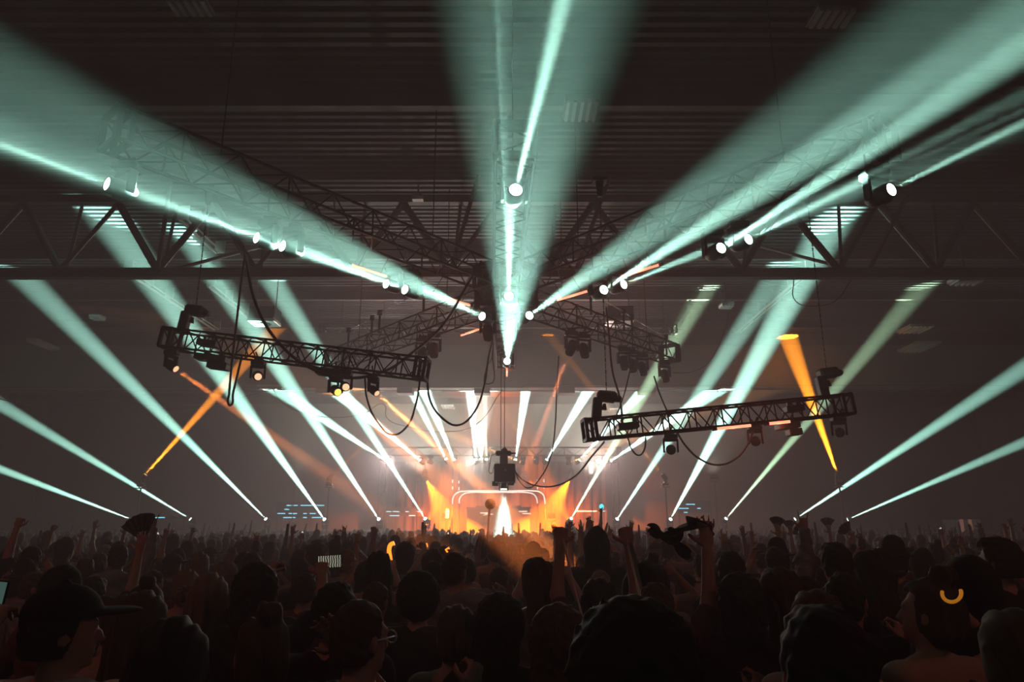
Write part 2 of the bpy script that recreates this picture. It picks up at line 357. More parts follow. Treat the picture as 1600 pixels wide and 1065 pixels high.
RIG = [((762, 498), (300, 285), .42, 9, 'left arm', 'innermost', 0), ((645, 457), (180, 275), .8, 5.5, 'left arm', 'second from the hub', 0), ((616, 448), (60, 245), .8, 5, 'left arm', 'third from the hub', .28),
       ((459, 391), (90, 250), .6, 4.5, 'left arm', 'fourth from the hub', 0), ((419, 378), (30, 235), .6, 4.5, 'left arm', 'fifth from the hub', .28), ((194, 297), (0, 225), .5, 4.5, 'left arm', 'outermost', 0),
       ((821, 497), (1150, 270), .3, 8, 'right arm', 'innermost', 0), ((935, 458), (1300, 225), .8, 5.5, 'right arm', 'second from the hub', 0), ((963, 449), (1350, 290), .6, 4.5, 'right arm', 'third from the hub', .28),
       ((1115, 395), (1600, 75), .8, 4.8, 'right arm', 'fourth from the hub', 0), ((1155, 381), (1600, 155), .65, 4.2, 'right arm', 'fifth from the hub', .28), ((1371, 307), (1600, 192), .5, 3.6, 'right arm', 'outermost', 0),
       ((792, 567), (835, 60), .5, 8.0, 'middle arm', 'farthest', -.2), ((795, 468), (797, 250), 1.4, 3.2, 'middle arm', 'second', 0), ((803, 308), (880, 0), .8, 3.6, 'middle arm', 'nearest and largest', 0)]
for (s_, e_, k, ang, arm, which, low) in RIG:
    zl = ZR+low; sp_ = PZ(*s_, zl)
    moving_head(sp_, PZ(*e_, zl-.02), f'glowing teal beam lamp on the {arm} of the star truss, {which}', 'beam lamps under the star truss', E=E_RIG*k, ang=ang, s=1.15, blend=1., r=.03, pole_to=arm_point(sp_, arm if which != 'farthest' else 'far middle'))
def on(p0, p1, px):                              # point of a tilted truss above a photo column
    lo, hi = 0., 1.
    def col(t):
        q = p0+(p1-p0)*t; v = q-Vector((0, 0, CZ)); fw = v.y*math.cos(PITCH)+v.z*math.sin(PITCH); return 800+F*v.x/fw
    for _ in range(40):
        m_ = (lo+hi)/2
        if col(m_) < px: lo = m_
        else: hi = m_
    return p0+(p1-p0)*lo
# unlit heads and masts on the far arms
ARM_R = (ctr, RZ(1050, 581)); ARM_L = (RZ(520, 590), ctr)
for j, (px, py, lab) in enumerate(((902, 533, None), (912, 540, 'unlit lamp head beside the orange one on the far right star arm'), (974, 566, 'unlit lamp head halfway along the far right star arm'), (987, 571, 'unlit lamp head past the middle of the far right star arm'), (1038, 590, 'unlit lamp head at the tip of the far right star arm'),
                                   (1003, 586, 'small unlit lamp head near the tip of the far right star arm'), (762, 516, 'unlit lamp head under the hub on the left'), (678, 543, 'unlit lamp head on the far left star arm'), (660, 548, 'lamp head with an amber glint on the far left star arm'))):
    if lab is None:
        moving_head(on(*ARM_R, 893)-Vector((0, 0, .2)), P(866, 615, 20), 'lamp with a short orange-red beam on the far right star arm', 'lamps on the far star arms', 'orange', 40000, 4.2, (1, .25, .1), s=1.1, pole_to=arm_point(on(*ARM_R, 893), 'far right'))
    else:
        q_ = on(*(ARM_R if px > 790 else ARM_L), px)-Vector((0, 0, .17)); moving_head(q_, q_+Vector((.2, -.6, -2)), lab, 'lamps on the far star arms', 'off' if j < 8 else 'orange', s=1.1, pole_to=arm_point(q_, 'far right' if px > 790 else 'far left'))
for s in (-1, 1):
    pts = [(925, 503), (977, 525), (990, 532), (1044, 557)] if s > 0 else [(660, 500), (590, 527), (578, 533), (541, 548)]
    t = thing('safety_line', f'posts with a steel safety line on the far {"right" if s > 0 else "left"} star arm', 'safety rail', RZ(*pts[0])+Vector((0, 0, .9)))
    o0 = t.location.copy(); ptop = []
    for k, (px, py) in enumerate(pts):
        ctrp = RZ(px, py+36); top = Vector((ctrp.x, ctrp.y, ZR+1.55)); ptop.append(top-o0)
        bm = bmesh.new(); cyl(bm, Vector((ctrp.x, ctrp.y, ZR+.9))-o0, top-o0, .035, n=8); box(bm, *(v for a, b in zip(top-o0, (.07, .05, .09)) for v in (a-b, a+b))); obj('post', bm, BLACK, t)
    curve('line', ptop, .012, PALE, parent=t)

def led_tube(p0, p1, label, m=TUBE_RED, E=6, arm=None):
    p0 = Vector(p0); p1 = Vector(p1); t = thing('led_tube', label, 'led tube', p0, 'red led tubes on the trusses')
    d = p1-p0
    bm = bmesh.new(); cyl(bm, (0, 0, 0), d, .028, n=10); obj('tube', bm, m, t, True)
    bm = bmesh.new(); u = d.normalized()*.06; cyl(bm, -u, u*.4, .036, n=10); obj('end_cap', bm, BLACK, t); bm = bmesh.new(); cyl(bm, d-u*.4, d+u, .036, n=10); obj('end_cap', bm, BLACK, t)
    for q in (.2, .8) if arm else ():
        bm = bmesh.new(); cyl(bm, d*q, arm_point(p0+d*q, arm)-p0, .012, n=6); obj('clip', bm, BLACK, t)
    l = bpy.data.lights.new('tube_glow', 'POINT'); l.energy = E*.3; l.color = (1, .2, .1); l.shadow_soft_size = .1
    lo = bpy.data.objects.new('tube_glow', l); C.objects.link(lo); lo.parent = t; lo.location = d*.5+Vector((0, 0, -.12))
for a, b, lab in (((547, 413), (605, 432), 'outer red tube on the near left star arm'), ((660, 453), (735, 477), 'inner red tube on the near left star arm'),
                  ((870, 469), (920, 454), 'inner red tube on the near right star arm'), ((970, 432), (1032, 413), 'outer red tube on the near right star arm'),
                  ((720, 524), (757, 511), 'red tube under the far left star arm'), ((792, 572), (792, 587), 'short red tube at the end of the far middle star arm')):
    led_tube(PZ(*a, ZR+.3), PZ(*b, ZR+.3), lab, arm='left arm' if 'near left' in lab else 'right arm' if 'near right' in lab else 'far left' if 'far left' in lab else 'far middle')

# ---- the two tilted trusses
YT = 14.0
lt0, lt1 = P(260, 529, YT), P(666, 577, YT-.4)
rt0, rt1 = P(914, 672, YT-.4), P(1324, 632, YT)
box_truss(lt0, lt1, .40, .38, 'tilted black lighting truss hanging on the left, sloping down to the middle', 'tilted hanging trusses', bay=.27, rc=.024, post=2)
box_truss(rt0, rt1, .40, .38, 'tilted black lighting truss hanging on the right, rising to the right', 'tilted hanging trusses', bay=.27, rc=.024, post=2)
def hoist(p, label, lean, ztop):
    t = thing('chain_hoist', label, 'hoist', p, 'chain hoists of the tilted trusses')
    L = Matrix.Rotation(lean, 4, 'Y')
    bm = bmesh.new(); box(bm, -.09, .09, -.1, .1, .0, .42, L); bevel(bm, .025); obj('mount', bm, BLACK, t)
    bm = bmesh.new(); box(bm, -.02, .36, -.14, .14, .36, .56, L); box(bm, .30, .46, -.10, .10, .38, .50, L); bevel(bm, .04); mo = obj('motor', bm, BLACK, t)
    bm = bmesh.new(); cyl(bm, (.14, 0, .32), (.14, 0, .2), .03, .05); bmesh.ops.transform(bm, matrix=L, verts=bm.verts[:]); obj('chain_guide', bm, BLACK, mo)
    a = L @ Vector((.16, 0, .55))
    bm = bmesh.new(); n = int((ztop-p.z-a.z)/.12)
    for k in range(n):
        z = a.z+k*.12; box(bm, a.x-.012, a.x+.012, -.006, .006, z, z+.08) if k % 2 else box(bm, a.x-.006, a.x+.006, -.012, .012, z-.02, z+.1)
    obj('chain', bm, BLACK, t)
    bm = bmesh.new(); z = ztop-p.z; cyl(bm, (a.x, 0, z-.35), (a.x, 0, z), .05, .09); box(bm, a.x-.15, a.x+.15, -.12, .12, z-.02, z+.06); obj('top_hook', bm, BLACK, t)
def topof(q): return q+Vector((0, 0, .19))
hoist(topof(on(lt0, lt1, 283)), 'chain hoist on the high end of the left tilted truss', .12, 9.0)
hoist(topof(on(rt0, rt1, 932)), 'chain hoist on the low end of the right tilted truss', .1, 9.0)
hoist(topof(on(rt0, rt1, 1298))+Vector((-.1, 0, 0)), 'chain hoist on the high end of the right tilted truss', -.12, 9.0)
def under(q, dz=.56): return q-Vector((0, 0, dz))
for px, tgt, kd, E, lab in ((271, (345, 625, 13.6), 'orange', 14000, 'lamp with an orange lens under the high end of the left tilted truss'), (406, (440, 640, 10), 'orange', 0, 'lamp with an orange lens under the middle of the left tilted truss'),
                            (529, (560, 640, 12.5), 'amber', 16000, 'lamp with a golden lens hanging lowest under the left tilted truss'), (541, (600, 640, 10), 'orange', 0, 'lamp with an orange lens behind the golden one under the left tilted truss'),
                            (585, (640, 660, 13.0), 'orange', 40000, 'lamp with a strong orange beam near the low end of the left tilted truss'),
                            (1046, (1050, 720, 8), 'off', 0, 'unlit lamp under the low half of the right tilted truss'), (1177, (1170, 720, 9), 'off', 0, 'unlit lamp under the middle of the right tilted truss'), (1307, (1318, 700, 9), 'off', 0, 'unlit lamp under the high end of the right tilted truss')):
    p0, p1 = (lt0, lt1) if px < 800 else (rt0, rt1)
    moving_head(under(on(p0, p1, px), .53 if px != 529 else .64)+Vector((0, -.1 if px == 529 else 0, 0)), P(*tgt), lab, 'lamps under the tilted trusses', kd, E, 4.2, (1, .26, .06), blend=.8, s=.78 if px != 585 else .65, pole_to=on(p0, p1, px)-Vector((0, .2, .1)))
def driver_box(px, label, w=.4, m=BLACK, dz=-.30, second=True):
    p0, p1 = (lt0, lt1) if px < 800 else (rt0, rt1); q = on(p0, p1, px)+Vector((0, 0, dz))
    t = thing('power_box', label, 'power box', q, 'power boxes on the tilted trusses')
    ang = -math.atan2((p1-p0).z, (p1-p0).x); Mr = Matrix.Rotation(ang, 4, 'Y')
    bm = bmesh.new(); box(bm, -w, w*.6, -.15, .15, -.06, .06, Mr); bevel(bm, .012); obj('case', bm, m, t)
    if second: bm = bmesh.new(); box(bm, -w*.3, w*.7, -.12, .12, -.2, -.07, Mr); bevel(bm, .012); obj('lower_case', bm, m, t)
    for x in (-w*.6, w*.3): bm = bmesh.new(); box(bm, x-.02, x+.02, -.03, .03, .04, .14, Mr); obj('clamp', bm, BLACK, t)
driver_box(340, 'stacked black power boxes under the left tilted truss')
driver_box(520, 'black power box beside the golden lamp on the left tilted truss', .3, second=False)
driver_box(1232, 'power boxes tinted red by the tube on the right tilted truss', .26)
driver_box(985, 'black box inside the low end of the right tilted truss', .25, dz=.0, second=False)
driver_box(1243, 'black box inside the high end of the right tilted truss', .22, dz=.02, second=False)
driver_box(330, 'black box inside the high end of the left tilted truss', .25, dz=.0, second=False)
for a, b, lab in ((1112, 1168, 'long red tube along the underside of the right tilted truss'), (1192, 1228, 'short red tube beside the power boxes on the right tilted truss')):
    led_tube(on(rt0, rt1, a)-Vector((0, .2, .24)), on(rt0, rt1, b)-Vector((0, .2, .24)), lab, E=4)
# small distant trusses with bright bolts
for (pa, pb, lab) in (((500, 513), (632, 513), 'small far truss hanging behind the left tilted truss'), ((982, 515), (1056, 515), 'small far truss hanging behind the far right star arm')):
    a, b = P(*pa, 30), P(*pb, 30); t = box_truss(a, b, .3, .34, lab, 'small far trusses', bay=.45, rc=.02)
    L = (b-a).length
    for k in range(6):
        bm = bmesh.new(); box(bm, L*(k+.5)/6-.03, L*(k+.5)/6+.03, -.19, -.15, -.22, -.15); obj('bolt', bm, PALE, t)
    for q in (.25, .75): rod('drop_wire', U_TRUSS, (L*q, 0, .17), (L*q, 0, ZC-a.z), .012, t)

# ------------------------------------------------------------------ lamp hanging in the middle
Yc = RZ(790, 590).y-.2
pc = P(788, 735, Yc)
sc = Yc/F                                        # metres per pixel there
t = thing('hanging_lamp_rig', 'black lamp rig hanging on two cables in the middle, beam pointing down', 'hanging lamp', pc)
bm = bmesh.new(); box(bm, -.34, .37, -.3, .3, -.42, .22); bevel(bm, .04); box(bm, -.40, -.2, -.22, .22, -.50, -.36); box(bm, .12, .32, -.22, .22, -.48, -.38); body_ = obj('motor_case', bm, BLACK, t)
bm = bmesh.new(); box(bm, -.15, .12, -.14, .14, .2, .56); bevel(bm, .03); obj('neck', bm, BLACK, t)
bm = bmesh.new(); box(bm, -.30, .24, -.14, .14, .5, .66); bevel(bm, .04); cyl(bm, (.1, 0, .58), (.44, 0, .585), .05, .02); cyl(bm, (-.06, 0, .62), (.06, 0, .74), .1, .08); obj('top_bracket', bm, BLACK, t)
bm = bmesh.new()
for s in (-1, 1): box(bm, -.02+s*.14-.02, -.02+s*.14+.02, -.06, .06, -.66, -.42)
obj('lamp_yoke', bm, BLACK, t)
bm = bmesh.new(); cyl(bm, (-.02, 0, -.42), (-.02, 0, -.6), .09, .115, 18); hd = obj('lamp_head', bm, BLACK, t)
bm = bmesh.new(); cyl(bm, (-.02, 0, -.6), (-.02, 0, -.61), .105, .1, 18); obj('lens', bm, L_TEAL, hd)
bm = bmesh.new(); cyl(bm, (.05, -.31, .0), (.05, -.34, .0), .035); obj('knob', bm, PALE, t)
for sx in (-.12, .0): rod('hoist_cable', U_TRUSS, (sx, 0, .7), (sx, 0, ZR+.35-pc.z), .012, t)
curve('power_lead', [Vector(v) for v in ((-.28, 0, .58), (-.42, 0, .5), (-.48, 0, .2), (-.5, 0, -.05), (-.42, 0, -.08), (-.36, 0, .1), (-.28, 0, .22))], .014, CABLEM, parent=t)
l = bpy.data.lights.new('down_beam', 'SPOT'); l.energy = 11000; l.color = (.5, 1, .85); l.spot_size = R(27); l.spot_blend = .25; l.shadow_soft_size = .1
lo = bpy.data.objects.new('down_beam', l); C.objects.link(lo); lo.parent = hd; lo.location = (-.02, 0, -.64)

# ------------------------------------------------------------------ cables
def cable(pts, Y, r, label, Y2=None):
    n = len(pts); V = [P(x, y, Y+(0 if Y2 is None else (Y2-Y)*i/(n-1))) for i, (x, y) in enumerate(pts)]
    return curve('cable', V, r, CABLEM, label, 'cable', 'black cables of the lighting rig')
cable([(383, 398), (377, 440), (370, 500), (363, 560), (358, 615), (357, 631), (360, 633), (364, 615), (371, 585), (378, 556)], 13.3, .022, 'long black cable loop hanging before the left tilted truss')
cable([(383, 398), (402, 480), (440, 540), (490, 577), (540, 590), (600, 580), (645, 550), (690, 510), (730, 445), (752, 408)], 12.2, .03, 'thick black cable sagging in front of the left tilted truss', 15.5)
cable([(570, 588), (574, 625), (592, 662), (613, 679), (634, 668), (650, 630), (657, 588)], 13.8, .02, 'cable loop hanging below the low end of the left tilted truss')
cable([(667, 584), (672, 625), (690, 652), (716, 664), (742, 642), (757, 600), (763, 560), (770, 530)], 13.8, .024, 'cable swinging from the left tilted truss to the middle star arm', 18)
cable([(873, 556), (870, 610), (867, 670), (860, 715), (845, 745), (827, 762), (812, 752), (805, 735)], 22, .022, 'cable from the far right star arm to the hanging lamp', Yc)
cable([(806, 738), (818, 750), (840, 759), (870, 758), (900, 742), (925, 712), (944, 690)], Yc, .022, 'cable from the hanging lamp to the right tilted truss', 14)
cable([(981, 684), (988, 703), (998, 711), (1006, 704), (1009, 682)], 13.8, .017, 'small cable loop below the low end of the right tilted truss')
cable([(1057, 674), (1072, 697), (1094, 717), (1122, 726), (1150, 716), (1168, 694), (1178, 672)], 13.8, .02, 'wide cable swag below the middle of the right tilted truss')
cable([(1052, 582), (1080, 581), (1107, 566), (1128, 528), (1142, 476)], RZ(1050, 581).y, .02, 'cable rising from the far right star arm to the roof', PZ(1142, 476, ZC-.1).y)
cable([(947, 480), (952, 530), (957, 580), (968, 620), (973, 655)], 16, .022, 'thick cable crossing the far right star arm down to the truss', 14)
cable([(984, 580), (974, 620), (960, 657)], 16, .014, 'thin strap from the far right star arm to the tilted truss', 14)
cable([(1022, 588), (1032, 618), (1046, 650)], 16, .018, 'straight cable down to the middle of the right tilted truss', 14)
cable([(0, 623), (25, 628), (90, 630), (180, 624), (225, 632), (262, 638), (330, 632), (380, 620), (430, 606)], 30, .022, 'thin cable strung across the left side above the beams', 37)
cable([(425, 607), (445, 632), (480, 646), (530, 652), (570, 645), (600, 632), (604, 652), (640, 667), (689, 674), (742, 664), (785, 608)], 37.3, .022, 'far thin cable swag above the stage')
cable([(1240, 437), (1243, 470), (1270, 478), (1305, 470), (1330, 437)], 19.25, .014, 'thin cable swag under the right roof truss')
cable([(771, 535), (768, 560), (760, 575), (762, 600), (770, 550)], 21.3, .02, 'bundle of cable hanging beside the middle star arm')
cc = P(262, 655, 34.4); pts = []
for k in range(40):
    a = k*math.pi/5; pts.append(cc+Vector((.16*math.cos(a)+.02*math.sin(k*1.7), .03*math.sin(k*2.3), .34*math.sin(a)+.03*math.cos(k*1.3))))
pts = [cc+Vector((0, 0, .5))]+pts
curve('coiled_cable', pts, .016, CABLEM, 'coil of cable tied up on the thin left cable', 'cable')

# ------------------------------------------------------------------ stage
Ys = 46.5; zs = 1.3
xl, xr = P(655, 800, Ys).x, P(900, 800, Ys).x
t = thing('stage', 'raised black stage platform behind the crowd', 'stage', ((xl+xr)/2, Ys+3, 0)); W = (xr-xl)
for k in range(6):
    bm = bmesh.new(); box(bm, -W/2+k*W/6+.01, -W/2+(k+1)*W/6-.01, -4, 4, zs-.12, zs); bevel(bm, .01); obj('deck', bm, STAGEM, t)
    bm = bmesh.new(); box(bm, -W/2+k*W/6+.03, -W/2+(k+1)*W/6-.03, -3.95, -3.9, 0, zs-.12); obj('skirt', bm, STAGEM, t)
# drape behind the stage in folds
bm = bmesh.new(); n = 120; a = []; b = []
for i in range(n+1):
    x = xl-3+(xr-xl+6)*i/n; y = 54.5+.18*math.sin(i*1.35); a.append(bm.verts.new((x, y, 0))); b.append(bm.verts.new((x, y, 6.6)))
for i in range(n): bm.faces.new((a[i], a[i+1], b[i+1], b[i]))
r_ = bmesh.ops.extrude_face_region(bm, geom=bm.faces[:]); bmesh.ops.translate(bm, verts=[v for v in r_['geom'] if isinstance(v, bmesh.types.BMVert)], vec=(0, .03, 0))
tag(obj('stage_drape', bm, DRAPE, smooth=True), 'folded drape hanging behind the stage, lit orange', 'curtain')
# dj booth
c = Vector(((P(779, 800, 49).x), 49, zs)); t = thing('dj_booth', 'low dark booth in the middle of the stage', 'booth', c)
bm = bmesh.new(); box(bm, -2.1, 2.1, -.4, .4, 0, 1.75); bevel(bm, .03); obj('front_panel', bm, STAGEM, t)
bm = bmesh.new(); box(bm, -2.2, 2.2, -.55, .5, 1.75, 1.82); bevel(bm, .01); obj('table_top', bm, BLACK, t)
for q in (-1.2, -.4, .4, 1.2): bm = bmesh.new(); box(bm, q-.3, q+.3, -.3, .25, 1.82, 1.92); bevel(bm, .02); obj('player_deck', bm, BLACK, t)
# glowing arches
def arch(pts, Y, label):
    V = [P(x, y, Y) for x, y in pts]; base = V[0].copy(); base.z = zs
    t = thing('led_arch', label, 'led arch', base, 'white led arches over the booth')
    curve('led_strip', [v-base for v in V], .05, LED_WHITE, parent=t)
    curve('arch_frame', [v-base+Vector((0, .12, .03)) for v in [Vector((V[0].x, Y, zs))]+V+[Vector((V[-1].x, Y, zs))]], .05, BLACK, parent=t)
arch([(707, 787), (707.5, 779), (711, 772), (718, 768), (726, 767), (760, 766.6), (800, 766.6), (835, 766.6), (843, 768), (849, 773), (851, 780), (851.5, 787)], 47.5, 'outer rounded white led arch over the booth')
arch([(717.5, 786), (718, 779), (722, 773), (730, 769.5), (760, 768.8), (800, 768.6), (824, 769), (833, 771.5), (838, 777), (840, 786)], 48.5, 'inner rounded white led arch over the booth')
# led bars left and right of the stage: dark panels with cyan dashes
rnd = random.Random(5)
for px, py, w, rows, lab in ((258, 806, 62, 1, 'far left screen strip with a single cyan line'), (470, 798, 74, 4, 'left screen strip with broken cyan dashes'), (632, 795, 58, 2, 'screen strip with cyan dashes just left of the stage'),
                             (922, 796, 46, 1, 'screen strip with a thin cyan line just right of the stage'), (1085, 790, 52, 3, 'right screen strip with faint cyan dashes')):
    cpt = P(px, py, 52); k = 52/F
    t = thing('led_screen', lab, 'led screen', (cpt.x, 52, 0), 'led screens beside the stage')
    hw = w/2*k
    bm = bmesh.new(); box(bm, -hw, hw, 0, .08, cpt.z-.5 if rows > 1 else cpt.z-.2, cpt.z-.45+.28*rows if rows > 1 else cpt.z); bevel(bm, .01); obj('panel', bm, mat('screen_grey', (.05, .05, .055), .5), t)
    for q in (-hw+.1, hw-.1): bm = bmesh.new(); cyl(bm, (q, .05, 0), (q, .05, cpt.z), .04); obj('stand_leg', bm, BLACK, t)
    for r in range(rows):
        z = cpt.z-.45+.28*r if rows > 1 else cpt.z-.1
        x = -hw*(.95 if r == 1 or rows == 1 else .3+.5*rnd.random())
        while x < hw*.8:
            ln = rnd.uniform(.25, .9) if rows > 1 else rnd.uniform(1, 1.6)
            bm = bmesh.new(); box(bm, x, min(hw, x+ln), -.02, 0, z-.03, z+.03); obj('light_dash', bm, LED_CYAN, t)
            x += ln+rnd.uniform(.08, .7)
            if rows > 1 and r != 1 and rnd.random() < .45: break
            if rows == 1 and px < 300: break
for k, (px, py) in enumerate(((757, 801), (764, 803), (817, 798.5), (823, 802))):
    cpt = P(px, py, 48.57); bm = bmesh.new(); box(bm, cpt.x-.28, cpt.x+.28, 48.57, 48.605, cpt.z-.035, cpt.z+.035); bevel(bm, .01)
    tag(obj('led_batten', bm, LED_WHITE), f'short white led batten on the booth front, {ORD[k]} from the left', 'led batten', 'led battens on the booth')
for k, (x, y) in enumerate(((707, 754), (717, 755), (840, 754), (850, 753))):
    a_ = P(x, y-2.5, 44.97); b_ = P(x, y+8, 44.97)
    t = thing('led_stick', f'pair of tiny white lights above the arch, {ORD[k]} from the left', 'led light', b_, 'tiny lights above the arches')
    for q in (0, 1):
        p = (a_-b_)*q; bm = bmesh.new(); box(bm, p.x-.035, p.x+.035, -.03, .03, p.z-.09, p.z+.09); obj('light', bm, LED_WHITE, t)
    bm = bmesh.new(); box(bm, -.02, .02, .03, .06, -.1, ZST+.02-b_.z); obj('hanger', bm, BLACK, t)
c = P(699, 802, 47); t = thing('white_panel_lamp', 'small bright white panel lamp left of the booth', 'led panel', c)
bm = bmesh.new(); box(bm, -.11, .11, -.03, .03, -.28, .28); bevel(bm, .02); obj('panel', bm, LED_WHITE, t)
bm = bmesh.new(); cyl(bm, (0, .05, -.28), (0, .05, zs-c.z), .025, n=8); cyl(bm, (0, .05, zs-c.z+.03), (0, .05, zs-c.z), .2, n=12); obj('stand', bm, BLACK, t)

# amber lamps: four corners of the stage and single ones across the hall
AMB = [((664, 745), (702, 815), 47, 2.6, 40, 'upper left stage corner', 44.96, True), ((893, 744), (850, 815), 47, 2.6, 40, 'upper right stage corner', 44.96, True), ((661, 829), (695, 765), 46, 1.1, 24, 'lower left stage corner', 44.5, False), ((898, 827), (862, 770), 46, 1.1, 24, 'lower right stage corner', 44.5, False),
       ((819, 747), (850, 765), 47, .6, 14, 'middle of the stage truss, aimed right', 44.96, True), ((757, 810), (757, 722), 44, .5, 3, 'stage floor, aimed straight up', 45, False)]
for (s_, e_, Y2, k, ang, where, Y1, hang) in AMB:
    moving_head(P(*s_, Y1), P(*e_, Y2), f'lamp throwing a broad orange beam at the {where}' if ang > 10 else f'lamp throwing a thin golden beam from the {where}', 'orange stage lamps', 'amber', E_AMBER*k, ang, AMBER, hang=hang, blend=.5, pole_to=ZST+.03, stand=not hang)
for (s_, e_, Y1, Y2, k, ang, lab) in (((222, 747), (335, 620), 34, 34, 1.4, 5.6, 'lamp with an orange beam rising at the far left'), ((515, 747), (585, 680), 38, 40, .35, 3.6, 'lamp with an orange beam rising left of the stage'),
                                      ((1039, 746), (985, 680), 36, 36, .38, 3.6, 'lamp with an orange beam rising right of the stage'), ((1310, 745), (1258, 600), 34, 35.5, 2.6, 8.0, 'lamp with a strong orange beam rising at the right')):
    p = P(*s_, Y1); moving_head(p, P(*e_, Y2), lab, 'orange lamps on stands', 'amber', E_AMBER*6*k, ang, (1, .30, .015), hang=False)
    t = thing('lamp_stand', 'thin black stand under the '+lab, 'stand', (p.x, p.y, 0), 'stands of the orange lamps'); bm = bmesh.new(); cyl(bm, (0, 0, .1), (0, 0, p.z-.46), .035); obj('pole', bm, BLACK, t)
    bm = bmesh.new(); box(bm, -.2, .2, -.2, .2, p.z-.47, p.z-.44); obj('top_plate', bm, BLACK, t)
    for q in range(3):
        a = q*2*math.pi/3; bm = bmesh.new(); cyl(bm, (0, 0, .6), (.5*math.cos(a), .5*math.sin(a), .02), .02); obj('leg', bm, BLACK, t)

# added fill lamps at the stage truss: wide, brightening the haze and crowd edges
for x, k, colr in ((-7.6, 1.0, (1, .76, .74)), (5.4, .9, (1, .68, .64)), (-2.5, 1.2, (1, .9, .76))):
    p = Vector((x, 44.95, ZST-.40)); t = thing('added_wash_light', f'added wide fill lamp above the stage, {"left" if x < -5 else "right" if x > 5 else "middle"} one', 'stage light', p, 'added fill lamps above the stage')
    bm = bmesh.new(); cyl(bm, (0, .1, 0), (0, -.22, 0), .2, .24, 16); hb = obj('housing', bm, BLACK, t)
    bm = bmesh.new(); cyl(bm, (0, -.22, 0), (0, -.23, 0), .2, .2, 16); obj('lens', bm, L_ORANGE, hb)
    bm = bmesh.new(); box(bm, -.27, -.24, -.05, .05, -.05, .4); box(bm, .24, .27, -.05, .05, -.05, .4); box(bm, -.27, .27, -.05, .05, .38, .42); obj('yoke', bm, BLACK, t)
    l = bpy.data.lights.new('wash', 'SPOT'); l.energy = 520*k; l.color = colr; l.spot_size = R(125); l.spot_blend = 1; l.shadow_soft_size = .25
    lo = bpy.data.objects.new('wash', l); C.objects.link(lo); lo.parent = t; lo.location = (0, -.3, 0); lo.rotation_euler = (R(-80), 0, 0)
# floods added behind the stage for haze glow: amber wings, pale end wall
for x, y, z, e, cl, rx, lab, wd_ in [(P(697, 806, 49.5).x, 49.5, P(697, 806, 49.5).z, 6500, (1, .13, .0), 60, 'added orange flood lamp in the left wing of the stage', 150), (P(862, 806, 49.5).x, 49.5, P(862, 806, 49.5).z, 7500, (1, .13, .0), 60, 'added orange flood lamp in the right wing of the stage', 150)] + \
        [(x_, 50.0, 5.2, 2100*k_, (1, .96, .78), 165, f'added flood lamp brightening the haze by the end wall, {w_}', 150) for x_, k_, w_ in ((-15, .12, 'far left'), (-6.5, 1, 'left of the stage'), (5.5, 1, 'right of the stage'), (14, .1, 'far right'))]:
    t = thing('added_flood_light', lab, 'stage light', (x, y, z), 'added flood lamps behind the stage')
    Mf = Matrix.Rotation(R(rx), 4, 'X')
    bm = bmesh.new(); box(bm, -.25, .25, -.16, .16, -.1, .12, Mf); bevel(bm, .02); hb = obj('housing', bm, BLACK, t)
    bm = bmesh.new(); box(bm, -.2, .2, -.12, .12, -.115, -.102, Mf); obj('lens', bm, L_OFF, hb)
    bm = bmesh.new(); box(bm, -.3, -.26, -.03, .03, -.3, .03); box(bm, .26, .3, -.03, .03, -.3, .03); box(bm, -.3, .3, -.03, .03, -.34, -.3); obj('bracket', bm, BLACK, t)
    bm = bmesh.new(); cyl(bm, (0, 0, -.34), (0, 0, -z+.02), .03); cyl(bm, (0, 0, -z+.02), (0, 0, -z), .3, .3, 14); obj('stand', bm, BLACK, t)
    l = bpy.data.lights.new('flood', 'SPOT'); l.energy = e; l.color = cl; l.spot_size = R(wd_); l.spot_blend = 1; l.shadow_soft_size = .2
    lo = bpy.data.objects.new('flood', l); C.objects.link(lo); lo.parent = t; lo.matrix_local = Mf @ Matrix.Translation((0, 0, -.15))
# unseen red wash lamps added over the viewer to redden the crowd
for k, x in enumerate((-8, 8)):
    p = Vector((x, -1.6, 8.55)); t = thing('added_wash_light', f'unseen added red wash lamp under the roof truss over the viewer, {"left" if k == 0 else "right"} one', 'stage light', p, 'added red wash lamps under the roof truss')
    bm = bmesh.new(); cyl(bm, (0, 0, .1), (0, .1, -.16), .13, .17, 14); hb = obj('housing', bm, BLACK, t)
    bm = bmesh.new(); cyl(bm, (0, .1, -.16), (0, .104, -.17), .15, .15, 14); obj('lens', bm, mat('lens_red', (.3, .05, .05), .3, 0, 0, emit=(1, .15, .1), es=.01), hb)
    bm = bmesh.new(); box(bm, -.03, .03, -.03, .03, .08, .33); obj('clamp', bm, BLACK, t)
    l = bpy.data.lights.new('added_red_wash', 'SPOT'); l.energy = 46; l.color = (1, .20, .16); l.spot_size = R(150); l.spot_blend = 1; l.shadow_soft_size = .2
    lo = bpy.data.objects.new('added_red_wash', l); C.objects.link(lo); lo.parent = t; lo.location = (0, .14, -.26); lo.rotation_euler = (R(35), 0, 0)
